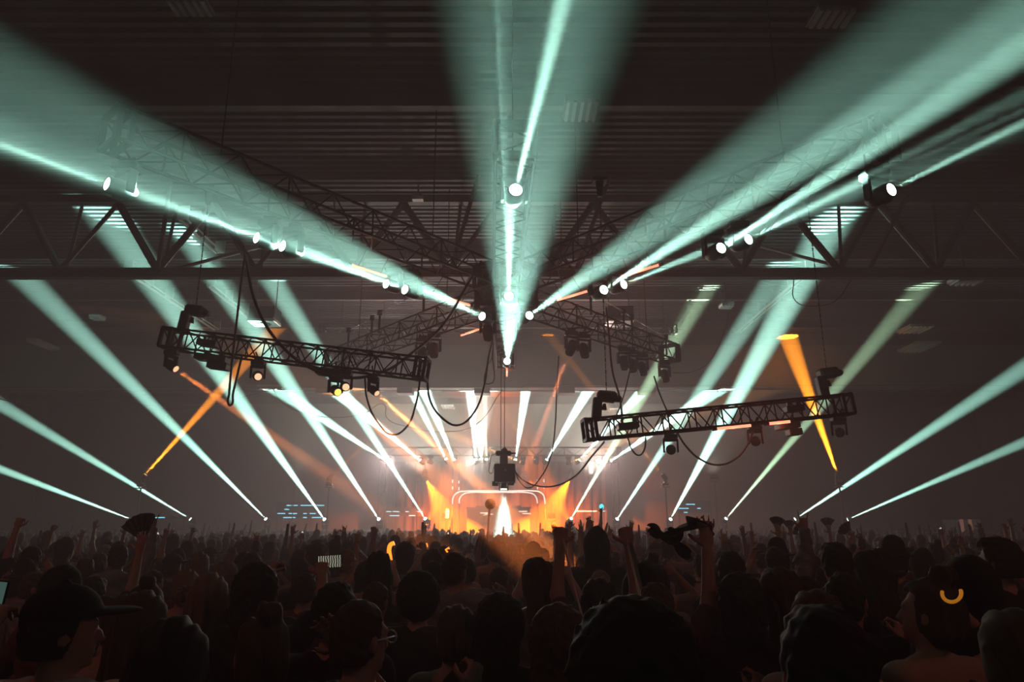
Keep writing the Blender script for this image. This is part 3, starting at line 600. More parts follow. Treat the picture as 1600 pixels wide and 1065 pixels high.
# ------------------------------------------------------------------ people: bodies grown as one smooth surface
def nets(d, org, h):
    s = d < 0
    cnt = np.zeros(tuple(n-1 for n in d.shape), np.int8)
    for a in (0, 1):
        for b in (0, 1):
            for c in (0, 1): cnt += s[a:a+cnt.shape[0], b:b+cnt.shape[1], c:c+cnt.shape[2]]
    act = (cnt > 0) & (cnt < 8)
    I = np.argwhere(act); idx = -np.ones(act.shape, np.int32); idx[act] = np.arange(len(I))
    acc = np.zeros((len(I), 3)); num = np.zeros(len(I))
    cor = [(0, 0, 0), (1, 0, 0), (0, 1, 0), (1, 1, 0), (0, 0, 1), (1, 0, 1), (0, 1, 1), (1, 1, 1)]
    val = [d[I[:, 0]+c[0], I[:, 1]+c[1], I[:, 2]+c[2]] for c in cor]
    for a in range(8):
        for ax in (1, 2, 4):
            if a & ax: continue
            b = a | ax; m = (val[a] < 0) != (val[b] < 0)
            t = np.where(m, val[a]/np.where(m, val[a]-val[b], 1), 0)
            p = np.array(cor[a])[None]+t[:, None]*(np.array(cor[b])-np.array(cor[a]))[None]
            acc[m] += p[m]; num += m
    V = (I+acc/num[:, None])*h+org
    Q = []
    for ax in range(3):
        u, v = (ax+1) % 3, (ax+2) % 3
        sl0 = [slice(1, -1)]*3; sl1 = [slice(1, -1)]*3
        sl0[ax] = slice(0, -1); sl1[ax] = slice(1, None)
        a, b = s[tuple(sl0)], s[tuple(sl1)]
        for flip, m in ((False, a & ~b), (True, ~a & b)):
            E_ = np.argwhere(m)
            if not len(E_): continue
            off = np.ones(3, int); off[ax] = 0; E_ = E_+off
            du = np.zeros(3, int); du[u] = 1; dv = np.zeros(3, int); dv[v] = 1
            q = [idx[tuple((E_-du-dv).T)], idx[tuple((E_-dv).T)], idx[tuple(E_.T)], idx[tuple((E_-du).T)]]
            Q.append(np.stack(q[::-1] if flip else q, 1))
    return V, np.concatenate(Q)
def mesh_np(name, V, Q, m=None):
    me = bpy.data.meshes.new(name); n = len(Q); k = Q.shape[1]
    me.vertices.add(len(V)); me.vertices.foreach_set('co', np.asarray(V, np.float32).ravel())
    me.loops.add(n*k); me.loops.foreach_set('vertex_index', Q.astype(np.int32).ravel())
    me.polygons.add(n); me.polygons.foreach_set('loop_start', np.arange(0, n*k, k, dtype=np.int32))
    me.polygons.foreach_set('use_smooth', np.ones(n, bool)); me.update(calc_edges=True)
    if m: me.materials.append(m)
    return me
class SDF:
    def __init__(s, lo, hi, h):
        s.lo = np.array(lo, float); s.h = h; s.n = np.ceil((np.array(hi)-s.lo)/h).astype(int)+1
        s.ax = [(s.lo[i]+np.arange(s.n[i])*h).astype(np.float32) for i in range(3)]
        s.d = np.full(tuple(s.n), .5, np.float32)
    def sub(s, lo, hi):
        a = np.clip(((np.array(lo)-s.lo)/s.h).astype(int), 0, s.n); b = np.clip(((np.array(hi)-s.lo)/s.h).astype(int)+2, 0, s.n)
        sl = tuple(slice(i, j) for i, j in zip(a, b))
        return sl, s.ax[0][sl[0]][:, None, None], s.ax[1][sl[1]][None, :, None], s.ax[2][sl[2]][None, None, :]
    def put(s, sl, e, k):
        d = s.d[sl]; h = np.maximum(k-np.abs(d-e), 0)/k; s.d[sl] = np.minimum(d, e)-h*h*k*.25
    def cap(s, p, q, r0, r1=None, k=.02):
        r1 = r0 if r1 is None else r1; p = np.array(p, float); q = np.array(q, float); m = max(r0, r1)+k+2*s.h
        sl, x, y, z = s.sub(np.minimum(p, q)-m, np.maximum(p, q)+m)
        v = q-p; L = float(v@v)+1e-9
        t = np.clip(((x-p[0])*v[0]+(y-p[1])*v[1]+(z-p[2])*v[2])/L, 0, 1)
        e = np.sqrt((x-p[0]-t*v[0])**2+(y-p[1]-t*v[1])**2+(z-p[2]-t*v[2])**2)-(r0+(r1-r0)*t)
        s.put(sl, e.astype(np.float32), k)
    def ell(s, c, r, k=.02, M=None):
        c = np.array(c, float); r = np.array(r, float); m = r.max()+k+2*s.h
        sl, x, y, z = s.sub(c-m, c+m)
        x, y, z = x-c[0], y-c[1], z-c[2]
        if M is not None: x, y, z = (M[0][i]*x+M[1][i]*y+M[2][i]*z for i in range(3))
        k0 = np.sqrt((x/r[0])**2+(y/r[1])**2+(z/r[2])**2); k1 = np.sqrt((x/r[0]**2)**2+(y/r[1]**2)**2+(z/r[2]**2)**2)+1e-6
        s.put(sl, (k0*(k0-1)/k1).astype(np.float32), k)
    def grid(s): return s.ax[0][:, None, None], s.ax[1][None, :, None], s.ax[2][None, None, :]
    def mesh(s, name, m=None):
        s.d[[0, -1]] = np.maximum(s.d[[0, -1]], .01); s.d[:, [0, -1]] = np.maximum(s.d[:, [0, -1]], .01); s.d[:, :, [0, -1]] = np.maximum(s.d[:, :, [0, -1]], .01)
        V, Q = nets(s.d, s.lo, s.h); return mesh_np(name, V, Q, m)
def nv(v): v = np.array(v, float); return v/np.linalg.norm(v)
UA, FA = .285, .25
# pose of one arm: upper-arm direction, forearm direction, hand (for the right side; x is mirrored for the left), palm normal
ARMS = dict(down=((.16, .02, -1), (.04, .22, -1), 'relax', (-1, 0, 0)), up=((.3, .25, 1), (.02, .12, 1), 'open', (0, 1, 0)), upout=((.7, .2, .75), (.25, .15, 1), 'open', (0, 1, 0)),
            fist=((.35, .3, .9), (-.05, .15, 1), 'fist', (0, 1, 0)), horns=((.3, .4, .9), (0, .1, 1), 'horns', (0, 1, 0)), front=((.25, .9, .45), (-.35, .75, .75), 'grip', (-.3, .6, -.6)),
            bent=((.75, .25, .12), (-.72, .1, .75), 'relax', (0, -1, 0)), hip=((.6, -.2, -.75), (-.6, .45, -.4), 'relax', (0, 1, 0)), half=((.35, .55, -.7), (.1, .5, .9), 'grip', (-.5, .6, 0)),
            high=((.12, .3, 1), (-.1, .25, 1), 'fist', (0, 1, 0)))
def arm_points(side, pose):
    u, f, hand, n = ARMS[pose]; mx = np.array((side, 1, 1)); sh = np.array((.178*side, 0, 1.415))
    u = nv(np.array(u)*mx); f = nv(np.array(f)*mx); el = sh+u*UA; wr = el+f*FA
    return sh, el, wr, f, nv(np.array(n)*mx), hand
def add_hand(s, side, wr, f, n, hand):
    n = nv(n-f*float(n@f)); v = np.cross(n, f)*side
    if v[0]*side > 0: v = -v                     # thumb side towards the body's middle
    M = np.stack((v, f, n), 1)
    s.ell(wr+f*.055, (.040, .055, .017), .012, M)
    bend = dict(open=(.12, .2), relax=(.5, .7), fist=(1.5, 1.7), grip=(.9, 1.0), horns=(.1, .15))[hand]
    for i, (o, L, w) in enumerate(((.030, .075, .10), (.010, .085, .03), (-.011, .079, -.04), (-.031, .062, -.13))):
        b1, b2 = bend
        if hand == 'horns' and i in (1, 2): b1, b2 = 1.5, 1.7
        sp = w*(1.6 if hand in ('open', 'horns') else .5)
        r = wr+f*.095+v*o; a = nv(f*math.cos(b1)+n*math.sin(b1)+v*sp); p = r+a*L*.5
        c = nv(f*math.cos(b1+b2)+n*math.sin(b1+b2)+v*sp); s.cap(r, p, .0098, .009, .006); s.cap(p, p+c*L*.5, .009, .0078, .006)
    r = wr+f*.03+v*.034; a = nv(f*.55+v*.75+n*.2); p = r+a*.04; c = nv(f*.9+v*.35+n*.3) if hand != 'open' else nv(f*.6+v*.7)
    s.cap(r, p, .0125, .011, .01); s.cap(p, p+c*.032, .011, .009, .008)
def head_rot(yaw, tilt): return (Matrix.Rotation(yaw, 3, 'Z') @ Matrix.Rotation(tilt, 3, 'X'))
NECK = np.array((0, 0, 1.52))
def make_person(kind, arms=('down', 'down'), hair='short', yaw=0., tilt=0., top='tee', fem=False, h=.012, lean=0.):
    top_z = 1.80+max([0]+[max(0, arm_points(s, a)[2][2]-1.55) for s, a in zip((-1, 1), arms)])
    wide = .34+max(0, max(abs(arm_points(s, a)[i][0])-.2 for s, a in zip((-1, 1), arms) for i in (1, 2)))
    fwd = max(.2, max(arm_points(s, a)[2][1] for s, a in zip((-1, 1), arms))+.2)
    lo, hi = (-wide, -.28, 0), (wide, fwd, top_z+.1)
    Hm = head_rot(yaw, tilt); Hn = np.array(Hm)
    def hp(p): return NECK+Hn@(np.array(p, float)-NECK)
    sw = .92 if fem else 1.
    b = SDF(lo, hi, h)
    b.ell((0, 0, .97), (.165, .115, .13), .05); b.ell((0, 0, 1.13), (.135*sw, .098, .15), .05); b.ell((0, .0, 1.30), (.165*sw, .112, .17), .05)
    b.cap((-.14*sw, -.005, 1.415), (.14*sw, -.005, 1.415), .062, k=.05); b.cap((-.07, -.01, 1.45), (.07, -.01, 1.45), .05, k=.04)
    if fem:
        for sx in (-1, 1): b.ell((.075*sx, .085, 1.27), (.06, .05, .06), .03)
    b.cap((0, -.01, 1.44), hp((0, .0, 1.57)), .055, .05, .03)
    for sx in (-1, 1):
        b.cap((.09*sx, 0, .93), (.1*sx, .01, .5), .088, .057, .04); b.cap((.1*sx, .01, .5), (.1*sx, -.02, .09), .055, .036, .03); b.cap((.1*sx, -.05, .04), (.115*sx, .13, .03), .04, .032, .03)
    b.ell(hp((0, -.008, 1.655)), (.075, .093, .098), .02, Hn); b.ell(hp((0, .032, 1.592)), (.056, .058, .07), .03, Hn)
    b.cap(hp((0, .094, 1.64)), hp((0, .108, 1.608)), .009, .014, .012); b.cap(hp((-.036, .08, 1.662)), hp((.036, .08, 1.662)), .012, k=.015)
    b.cap(hp((-.02, .086, 1.576)), hp((.02, .086, 1.576)), .009, k=.008); b.ell(hp((0, .074, 1.545)), (.022, .02, .018), .015)
    for sx in (-1, 1):
        b.ell(hp((.031*sx, .078, 1.643)), (.013, .012, .009), .006, Hn); b.ell(hp((.078*sx, -.006, 1.63)), (.011, .021, .033), .008, Hn)
    for sx, a in zip((-1, 1), arms):
        sh, el, wr, f, n, hand = arm_points(sx, a); sh = sh*np.array((sw, 1, 1))
        b.ell(sh, (.06, .06, .06), .04); b.cap(sh, el, .052*sw, .04*sw, .04); b.cap(el, wr, .041*sw, .027, .02)
        add_hand(b, sx, wr, f, n, hand)
    out = {'body': b.mesh('body', SKIN)}
    # shirt
    s = SDF((-wide, -.3, .8), (wide, fwd, top_z), h); g = .016
    s.ell((0, 0, .97), (.165+g+.008, .115+g, .15), .05); s.ell((0, 0, 1.13), (.14*sw+g+.01, .10+g, .16), .06); s.ell((0, 0, 1.30), (.165*sw+g, .112+g, .17), .06)
    s.cap((-.14*sw, -.005, 1.415), (.14*sw, -.005, 1.415), .062+g, k=.05); s.cap((-.07, -.01, 1.45), (.07, -.01, 1.45), .05+g*.7, k=.04)
    if fem:
        for sx in (-1, 1): s.ell((.075*sx, .085, 1.27), (.06+g, .05+g, .06+g), .03)
    for sx, a in zip((-1, 1), arms):
        sh, el, wr, f, n, hand = arm_points(sx, a); sh = sh*np.array((sw, 1, 1))
        if top != 'tank':
            s.ell(sh, (.06+g,)*3, .04); q = sh+(el-sh)*(.72 if top == 'tee' else 1); s.cap(sh, q, .052+g, .05+g if top == 'tee' else .042+g, .03)
        if top == 'hoodie': s.cap(el, el+(wr-el)*.95, .042+g, .032+g, .03)
    if top == 'hoodie': s.ell((0, -.085, 1.46), (.12, .07, .075), .04)
    x, y, z = s.grid()
    s.d += (.0045*np.sin(x*41+z*23)*np.sin(z*31+y*17)+.003*np.sin(z*70+x*30)).astype(np.float32)
    cut = np.maximum(.88-z, 0*x+.075-np.sqrt(x**2+(y-.02)**2+(z-1.53)**2)) if top != 'tank' else np.maximum(.88-z, np.maximum(z-1.40-.5*np.maximum(0, .1-np.abs(np.abs(x)-.09)-.05), .13-np.sqrt(x**2+(y-.02)**2+(z-1.50)**2)))
    s.d = np.maximum(s.d, cut.astype(np.float32)); out['shirt'] = s.mesh('shirt', SHIRTS[0])
    # trousers
    s = SDF((-.32, -.24, .0), (.32, .28, 1.08), h*1.3)
    s.ell((0, 0, .96), (.165+g*.6, .115+g*.6, .13), .04)
    for sx in (-1, 1): s.cap((.09*sx, 0, .93), (.1*sx, .01, .5), .088+g, .062+g, .03); s.cap((.1*sx, .01, .5), (.1*sx, -.02, .05), .06+g, .05+g, .03)
    x, y, z = s.grid(); s.d = np.maximum(s.d, np.maximum(z-1.02, .07-z)+0*x+0*y).astype(np.float32); out['trousers'] = s.mesh('trousers', TROUSER)
    # hair and headwear
    hw = .0
    s = SDF((-.3, -.36, 1.1), (.3, .36, 2.0), h*.85)
    def cutface(c):                              # keep the face free
        x, y, z = s.grid(); q = [x-NECK[0], y-NECK[1], z-NECK[2]]
        ly = Hn[0][1]*q[0]+Hn[1][1]*q[1]+Hn[2][1]*q[2]; lz = Hn[0][2]*q[0]+Hn[1][2]*q[1]+Hn[2][2]*q[2]+1.52
        s.d = np.maximum(s.d, np.minimum(ly-.03+(1.66-lz)*c, 1.715-lz)).astype(np.float32)
        return lz
    if hair in ('short', 'cap', 'crop'):
        e = .012 if hair != 'crop' else .006
        s.ell(hp((0, -.012, 1.662)), (.077+e, .094+e, .099+e), .02, Hn); s.ell(hp((0, -.045, 1.60)), (.064+e, .05+e, .06), .03, Hn)
        if hair == 'short': s.ell(hp((0, .05, 1.735)), (.06, .05, .03), .03, Hn)
        x, y, z = s.grid(); s.d += (.004*np.sin(x*130)*np.sin(y*120+z*60)+.003*np.sin(z*150+x*80)).astype(np.float32); lz = cutface(.25); s.d = np.maximum(s.d, (1.565-lz)).astype(np.float32)
    elif hair in ('curly', 'afro'):
        e = .05 if hair == 'afro' else .032
        s.ell(hp((0, -.02, 1.675)), (.078+e, .092+e, .095+e), .02, Hn)
        if hair == 'curly': s.ell(hp((0, -.06, 1.55)), (.1, .07, .11), .04, Hn)
        x, y, z = s.grid(); s.d += (.007*np.sin(x*95+1+z*12)*np.sin(y*91+z*20)*np.sin(z*86+x*15)+.005*np.sin(x*190+y*40)*np.sin(z*200+y*110)).astype(np.float32); cutface(.1)
    elif hair in ('long', 'pony', 'bun', 'wavy', 'hood', 'beanie', 'bucket'):
        e = .016
        s.ell(hp((0, -.012, 1.662)), (.078+e, .095+e, .1+e), .02, Hn); s.ell(hp((0, -.045, 1.60)), (.07+e, .055+e, .07), .03, Hn)
        if hair in ('long', 'wavy'):
            s.ell(hp((0, -.06, 1.53)), (.098, .06, .15), .05, Hn); s.ell((0, -.105, 1.36), (.10 if hair == 'long' else .125, .042, .20), .06)
        if hair == 'pony': s.cap(hp((0, -.1, 1.69)), hp((0, -.15, 1.62)), .03, .035, .02); s.cap(hp((0, -.15, 1.62)), hp((0, -.14, 1.42)), .034, .012, .03)
        if hair == 'bun': s.ell(hp((0, -.05, 1.785)), (.045, .045, .04), .015)
        if hair == 'hood': s.ell(hp((0, -.03, 1.66)), (.105, .115, .125), .03, Hn); s.ell(hp((0, -.06, 1.74)), (.05, .06, .07), .05); s.ell((0, -.05, 1.50), (.11, .1, .09), .05)
        if hair == 'bucket': s.cap(hp((0, -.01, 1.70)), hp((0, -.01, 1.76)), .1, .085, .01)
        x, y, z = s.grid(); s.d += (.005*np.sin(x*110+z*9)+.004*np.sin(x*190+y*60)+.003*np.sin(z*40+x*30)).astype(np.float32)*(1 if hair not in ('hood', 'beanie', 'bucket') else .2); cutface(.1)
    nm = {'hood': 'hood', 'beanie': 'beanie'}.get(hair, 'hair'); out[nm] = s.mesh(nm, HAIRS[0] if nm == 'hair' else CAPM)
    if hair in ('cap', 'bucket'):
        s = SDF((-.28, -.28, 1.5), (.28, .36, 1.95), h*.8)
        if hair == 'cap':
            s.ell(hp((0, -.008, 1.69)), (.096, .112, .09), .01, Hn); x, y, z = s.grid(); s.d = np.maximum(s.d, 1.68-z+0*x).astype(np.float32)
            s.ell(hp((0, .13, 1.69)), (.085, .09, .011), .012, Hn); s.ell(hp((0, -.01, 1.785)), (.012, .012, .008), .005)
        else:
            s.cap(hp((0, -.01, 1.70)), hp((0, -.01, 1.765)), .105, .085, .01); s.ell(hp((0, -.01, 1.69)), (.155, .165, .014), .015, Hn)
        out['cap' if hair == 'cap' else 'hat'] = s.mesh('cap', CAPM)
    return out
SKIN = mat('skin', (.26, .14, .10), .65, 0, .12, 8, spec=.3); SKIN2 = mat('skin_deep', (.14, .075, .05), .55, 0, .12, 8)
HAIRS = [mat('hair_black', (.012, .01, .01), .75, 0, .3, 40, spec=.2), mat('hair_brown', (.04, .022, .015), .75, 0, .3, 40, spec=.2), mat('hair_fair', (.11, .07, .04), .75, 0, .3, 40, spec=.2)]
SHIRTS = [mat(n, c, .9, 0, .2, 18, spec=.15) for n, c in (('cloth_black', (.012, .011, .012)), ('cloth_charcoal', (.04, .038, .04)), ('cloth_maroon', (.07, .018, .02)), ('cloth_navy', (.016, .02, .04)), ('cloth_grey', (.12, .11, .11)), ('cloth_white', (.32, .30, .29)))]
TROUSER = mat('denim_dark', (.02, .022, .03), .85, 0, .2, 18); CAPM = mat('cap_cloth', (.01, .01, .011), .9, 0, .2, 30, spec=.15)
SPEC = dict(                                     # kind: arms (left, right), hair, yaw, tilt, top, fem
    a=(('down', 'down'), 'short', 0, 0, 'tee', 0), b=(('down', 'down'), 'long', .15, 0, 'tank', 1), c=(('down', 'half'), 'crop', -.5, 0, 'tee', 0), d=(('down', 'down'), 'cap', -.9, 0, 'tee', 0),
    e=(('down', 'up'), 'short', 0, -.1, 'tee', 0), f=(('up', 'upout'), 'wavy', 0, -.1, 'tank', 1), g=(('fist', 'down'), 'crop', .3, 0, 'tee', 0), hh=(('down', 'horns'), 'short', 0, 0, 'hoodie', 0),
    i=(('down', 'bent'), 'bun', .5, .1, 'tank', 1), j=(('front', 'front'), 'curly', 0, 0, 'tee', 0), k=(('down', 'down'), 'hood', 0, 0, 'hoodie', 0), l=(('down', 'down'), 'curly', -.3, 0, 'tee', 1),
    m=(('down', 'down'), 'pony', .7, 0, 'tank', 1), n=(('down', 'down'), 'afro', 0, 0, 'tee', 0), o=(('bent', 'down'), 'bucket', -.4, 0, 'tee', 0), p=(('high', 'high'), 'long', 0, 0, 'tee', 1), q=(('hip', 'down'), 'beanie', .2, 0, 'hoodie', 0))
KINDS_ = {k: make_person(k, *v[:5], bool(v[5])) for k, v in SPEC.items()}
HAIRWORD = dict(short='short dark hair', long='long straight hair', crop='cropped hair', cap='a dark cap', wavy='long wavy hair', bun='hair in a top bun', curly='thick curly hair', hood='a dark hood up', pony='a ponytail', afro='a round afro', bucket='a bucket hat', beanie='a beanie')
ARMWORD = dict(a='arms down', b='arms down', c='one forearm lifted', d='head turned right', e='right hand raised', f='both arms raised', g='left fist raised', hh='making a horn sign', i='right elbow out', j='hands held up front', k='arms down', l='arms down', m='head turned left', n='arms down', o='left elbow out', p='both arms overhead', q='hand on hip')
prn = random.Random(11)
def person(kind, x, y, z=0., turn=0., height=None, label='', group=None, shirt=0, hairc=0, skin=0):
    sc_ = (height or 1.75)/1.765
    t = thing('person', label, 'person', (x, y, z), group, (0, 0, turn)); t.scale = (sc_,)*3
    for nm, me in KINDS_[kind].items():
        o = link(nm, me, t)
        m = {'body': (SKIN, SKIN2)[skin], 'shirt': SHIRTS[shirt], 'hair': HAIRS[hairc]}.get(nm)
        if m is not None and m != me.materials[0]: o.material_slots[0].link = 'OBJECT'; o.material_slots[0].material = m
    return t
def hand_at(t, kind, side):                      # world position of a hand's grip
    sh, el, wr, f, n, hd = arm_points(side, SPEC[kind][0][0 if side < 0 else 1])
    return Matrix.LocRotScale(t.location, t.rotation_euler, t.scale) @ Vector(wr+f*.09+n*.03)
def at_top(px, py, Y):
    p = P(px, py, Y); return p.x, p.z
TAKEN = []
# people the photograph lets one tell apart: kind, column, top of head, distance, turn, shirt, hair, label
NEAR = [('n', 985, 974, 1.55, .1, 0, 0, 'nearest person, big dark head of hair at the bottom edge right of the middle'), ('a', 1283, 950, 1.62, -.15, 0, 0, 'near person with short dark hair at the bottom edge on the right'),
        ('c', 566, 936, 2.6, -.2, 0, 1, 'man with cropped rim-lit hair and glasses, bottom edge left of the middle'), ('a', 525, 911, 3.15, .1, 0, 0, 'tall man with short dark hair behind the man with glasses'),
        ('l', 872, 957, 2.75, .2, 2, 1, 'person with fluffy brown curls left of the nearest big dark head'), ('c', 1052, 958, 2.7, -.2, 0, 1, 'person with cropped hair right behind the nearest big dark head'),
        ('d', 108, 918, 2.45, 0, 5, 0, 'man in a dark cap and pale patterned top at the lower left'), ('l', 782, 938, 3.2, 0, 0, 0, 'person with thick dark curls at the bottom edge in the middle'),
        ('m', 712, 948, 3.3, -.3, 1, 1, 'person with a ponytail left of the thick dark curls in the middle'), ('i', 412, 962, 2.6, 0, 2, 1, 'person with a top bun and an elbow out at the lower left'),
        ('b', 275, 968, 2.1, -.1, 0, 0, 'dark long-haired person near the bottom edge on the left'), ('b', 226, 926, 3.0, 0, 1, 1, 'long-haired person to the right of the man in the cap'),
        ('b', 330, 897, 4.0, 0, 4, 2, 'fair long-haired person with a lit bare shoulder on the left'), ('j', 447, 892, 3.7, -.12, 0, 0, 'curly-haired person holding a phone up in both hands on the left'),
        ('b', 1214, 888, 3.7, .1, 0, 1, 'long-haired person with a rim-lit crown right of the middle'), ('c', 1318, 893, 3.5, -.15, 0, 0, 'person with cropped hair behind the near right head'),
        ('a', 1303, 848, 4.9, 0, 1, 0, 'tall man with short hair standing out above the right crowd'), ('b', 1356, 862, 4.6, .1, 0, 0, 'tall person with long dark hair right of the tall man'),
        ('i', 1440, 905, 3.0, .3, 1, 1, 'person with a bent elbow and hand at the head on the right'), ('q', 1508, 870, 3.3, 0, 0, 0, 'broad person in a beanie behind the glowing ring'),
        ('a', 1556, 840, 4.4, .5, 0, 0, 'tall man at the right edge in profile'), ('b', 1578, 955, 2.2, -.2, 0, 1, 'long-haired person in the lower right corner'),
        ('k', 1000, 891, 4.2, 0, 0, 0, 'hooded person right of the middle under the waved cloth'), ('p', 935, 905, 3.9, 0, 2, 0, 'person stretching both arms up holding two cords'),
        ('k', 931, 828, 6.6, 0, 0, 0, 'tall person with a pointed dark hood above the stretched arms'), ('e', 1062, 905, 4.0, -.25, 2, 1, 'person in maroon waving a dark cloth overhead'),
        ('j', -40, 975, 2.0, -.3, 0, 0, 'person at the left edge holding a lit phone'), ('i', 232, 912, 4.4, -.2, 1, 0, 'person with a raised bent arm left of the fair long-haired one'),
        ('g', 52, 852, 7.2, 0, 0, 0, 'person at the left edge with a straight raised fist'),
        ('c', 712, 862, 5.4, 0, 4, 1, 'person with cropped hair and a grey top left of the down-pointing beam'),
        ('n', 655, 905, 4.4, 0, 0, 0, 'person with a round dark afro left of the middle'), ('b', 592, 862, 5.6, .2, 1, 0, 'long-haired person left of the upright orange glow'), ('o', 1395, 852, 6.2, 0, 1, 0, 'person in a bucket hat on the right'),
        ('a', 1140, 862, 5.2, 0, 0, 0, 'tall short-haired person right of the waved cloth'), ('l', 1155, 905, 3.6, .1, 0, 0, 'dark curly-haired person below the waved cloth on its right')]
MADE = {}
for (k, px, py, Y, turn, sh, hc, lab) in NEAR:
    x, z = at_top(px, py, Y); hgt = max(1.5, min(1.98, z+ (.5 if k == 'p' else 0)*0))
    MADE[lab] = person(k, x, Y, 0, turn, hgt, lab, 'people told apart near the viewer', sh, hc)
    TAKEN.append((x, Y))
def to_hand(t, kind, side, q):                   # move a person so that a hand reaches a point
    h_ = hand_at(t, kind, side); t.location += Vector((q.x-h_.x, q.y-h_.y, 0)); TAKEN.append((t.location.x, t.location.y)); return t
HOLD = [(224, 845, 5.4, 'person on the left holding a paper fan up high'), (880, 893, 5.6, 'person holding a small orange glow stick in the middle'), (611, 882, 7, 'person holding the bent orange glow wand'), (703, 864, 8, 'person holding a short glow stick below the orange stage'),
        (660, 853, 9, 'person holding a faint flat glow stick left of the stage'), (947, 843, 12, 'person holding a tiny phone light right of the stage'), (700, 838, 13, 'person holding a tiny phone light before the stage'), (246, 838, 13.4, 'person holding a tiny phone light far left'), (472, 836, 13.4, 'person holding a tiny phone light left of the stage'),
        (1470, 830, 13.4, 'person holding a tiny phone light near the lit doorway'), (1214, 826, 9, 'person holding a paper fan right of the waved cloth'), (1234, 828, 12, 'person holding the pale far paper fan'), (1262, 836, 10, 'person holding the tilted fan below the right beams'), (1330, 836, 11, 'person holding the leaning fan at the far right beam'), (1294, 826, 13, 'person holding the tall thin fan')]
for i_, (px, py, Y, lab) in enumerate(HOLD):
    q = P(px, py, Y); k = 'j' if q.z < 1.8 else 'e'; hz_ = {'j': 1.735, 'e': 2.02}[k]
    to_hand(person(k, q.x, q.y, 0, 0, max(1.5, min(1.95, q.z/hz_*1.765)), lab, 'people holding things up', i_ % 5, i_ % 2), k, 1, q)
to_hand(MADE['person in maroon waving a dark cloth overhead'], 'e', 1, P(1104, 840, 3.8))
gt = MADE['man with cropped rim-lit hair and glasses, bottom edge left of the middle']
bm = bmesh.new(); Gm = Matrix.Translation(Vector(NECK)) @ head_rot(-.5, 0).to_4x4() @ Matrix.Translation(-Vector(NECK))
for sx in (-1, 1):
    cyl(bm, Gm @ Vector((.072*sx, .09, 1.645)), Gm @ Vector((.08*sx, -.02, 1.64)), .003, n=6)
    ring = [Gm @ Vector((.034*sx+.027*math.cos(R(a)), .106, 1.64+.021*math.sin(R(a)))) for a in range(0, 361, 30)]
    for p, q in zip(ring, ring[1:]): cyl(bm, p, q, .003, n=5)
cyl(bm, Gm @ Vector((-.008, .107, 1.645)), Gm @ Vector((.008, .107, 1.645)), .003, n=5)
obj('glasses', bm, PALE, gt)
rn = random.Random(4)
def free(x, y, r): return all((x-a)**2+(y-b)**2 > r*r for a, b in TAKEN)
bag = list('aaaabbbbllllccccdddmmmnnnookkkqqqefghii'); zones = []
count = 0; tries = 0
USED = {}
while count < 246 and tries < 40000:
    tries += 1
    y = 2.6+rn.random()**.75*11.4; x = rn.uniform(-1, 1)*(.76*y+.4)
    if not free(x, y, .50 if y < 9 else .47): continue
    if y < 3.6 and abs(x) < .9*y and rn.random() < .5: continue
    TAKEN.append((x, y)); k = rn.choice(bag); k = 'hh' if k == 'h' else k
    hgt = rn.gauss(1.71, .075); hgt = max(1.56, min(1.84, hgt))
    px = 800+F*x/(y*.985); sk = rn.random() < .3
    row = ('near row' if y < 5.5 else 'middle row' if y < 9 else 'rear row')
    col = ('far left', 'below left truss', 'left of stage', 'before the stage', 'right of stage', 'below right truss', 'far right')[min(6, max(0, int(px/228.6)))]
    for tr in range(60):                         # look on until this look is not yet taken in this place
        if tr: k = rn.choice(bag); k = 'hh' if k == 'h' else k
        if y < 5.2 and k in ('e', 'f', 'g', 'hh', 'j', 'p'): k = rn.choice('abclnmkqd')
        sd = rn.randrange(5); hc = rn.choice((0, 0, 0, 1, 1, 2))
        lab = f'person with {HAIRWORD[SPEC[k][1]]}, {ARMWORD[k]}, {row}, {col}'
        if tr > 25: lab = f'{HAIRWORD[SPEC[k][1]]}, {("black", "charcoal", "maroon", "navy", "grey")[sd]} top, {ARMWORD[k]}, {row}, {col}'
        if lab not in USED: break
    USED[lab] = 1
    person(k, x, y, 0, rn.gauss(0, .25), hgt, lab, f'crowd, {row}, {col}', sd, hc, sk); count += 1
print('people', count+len(NEAR), tries)
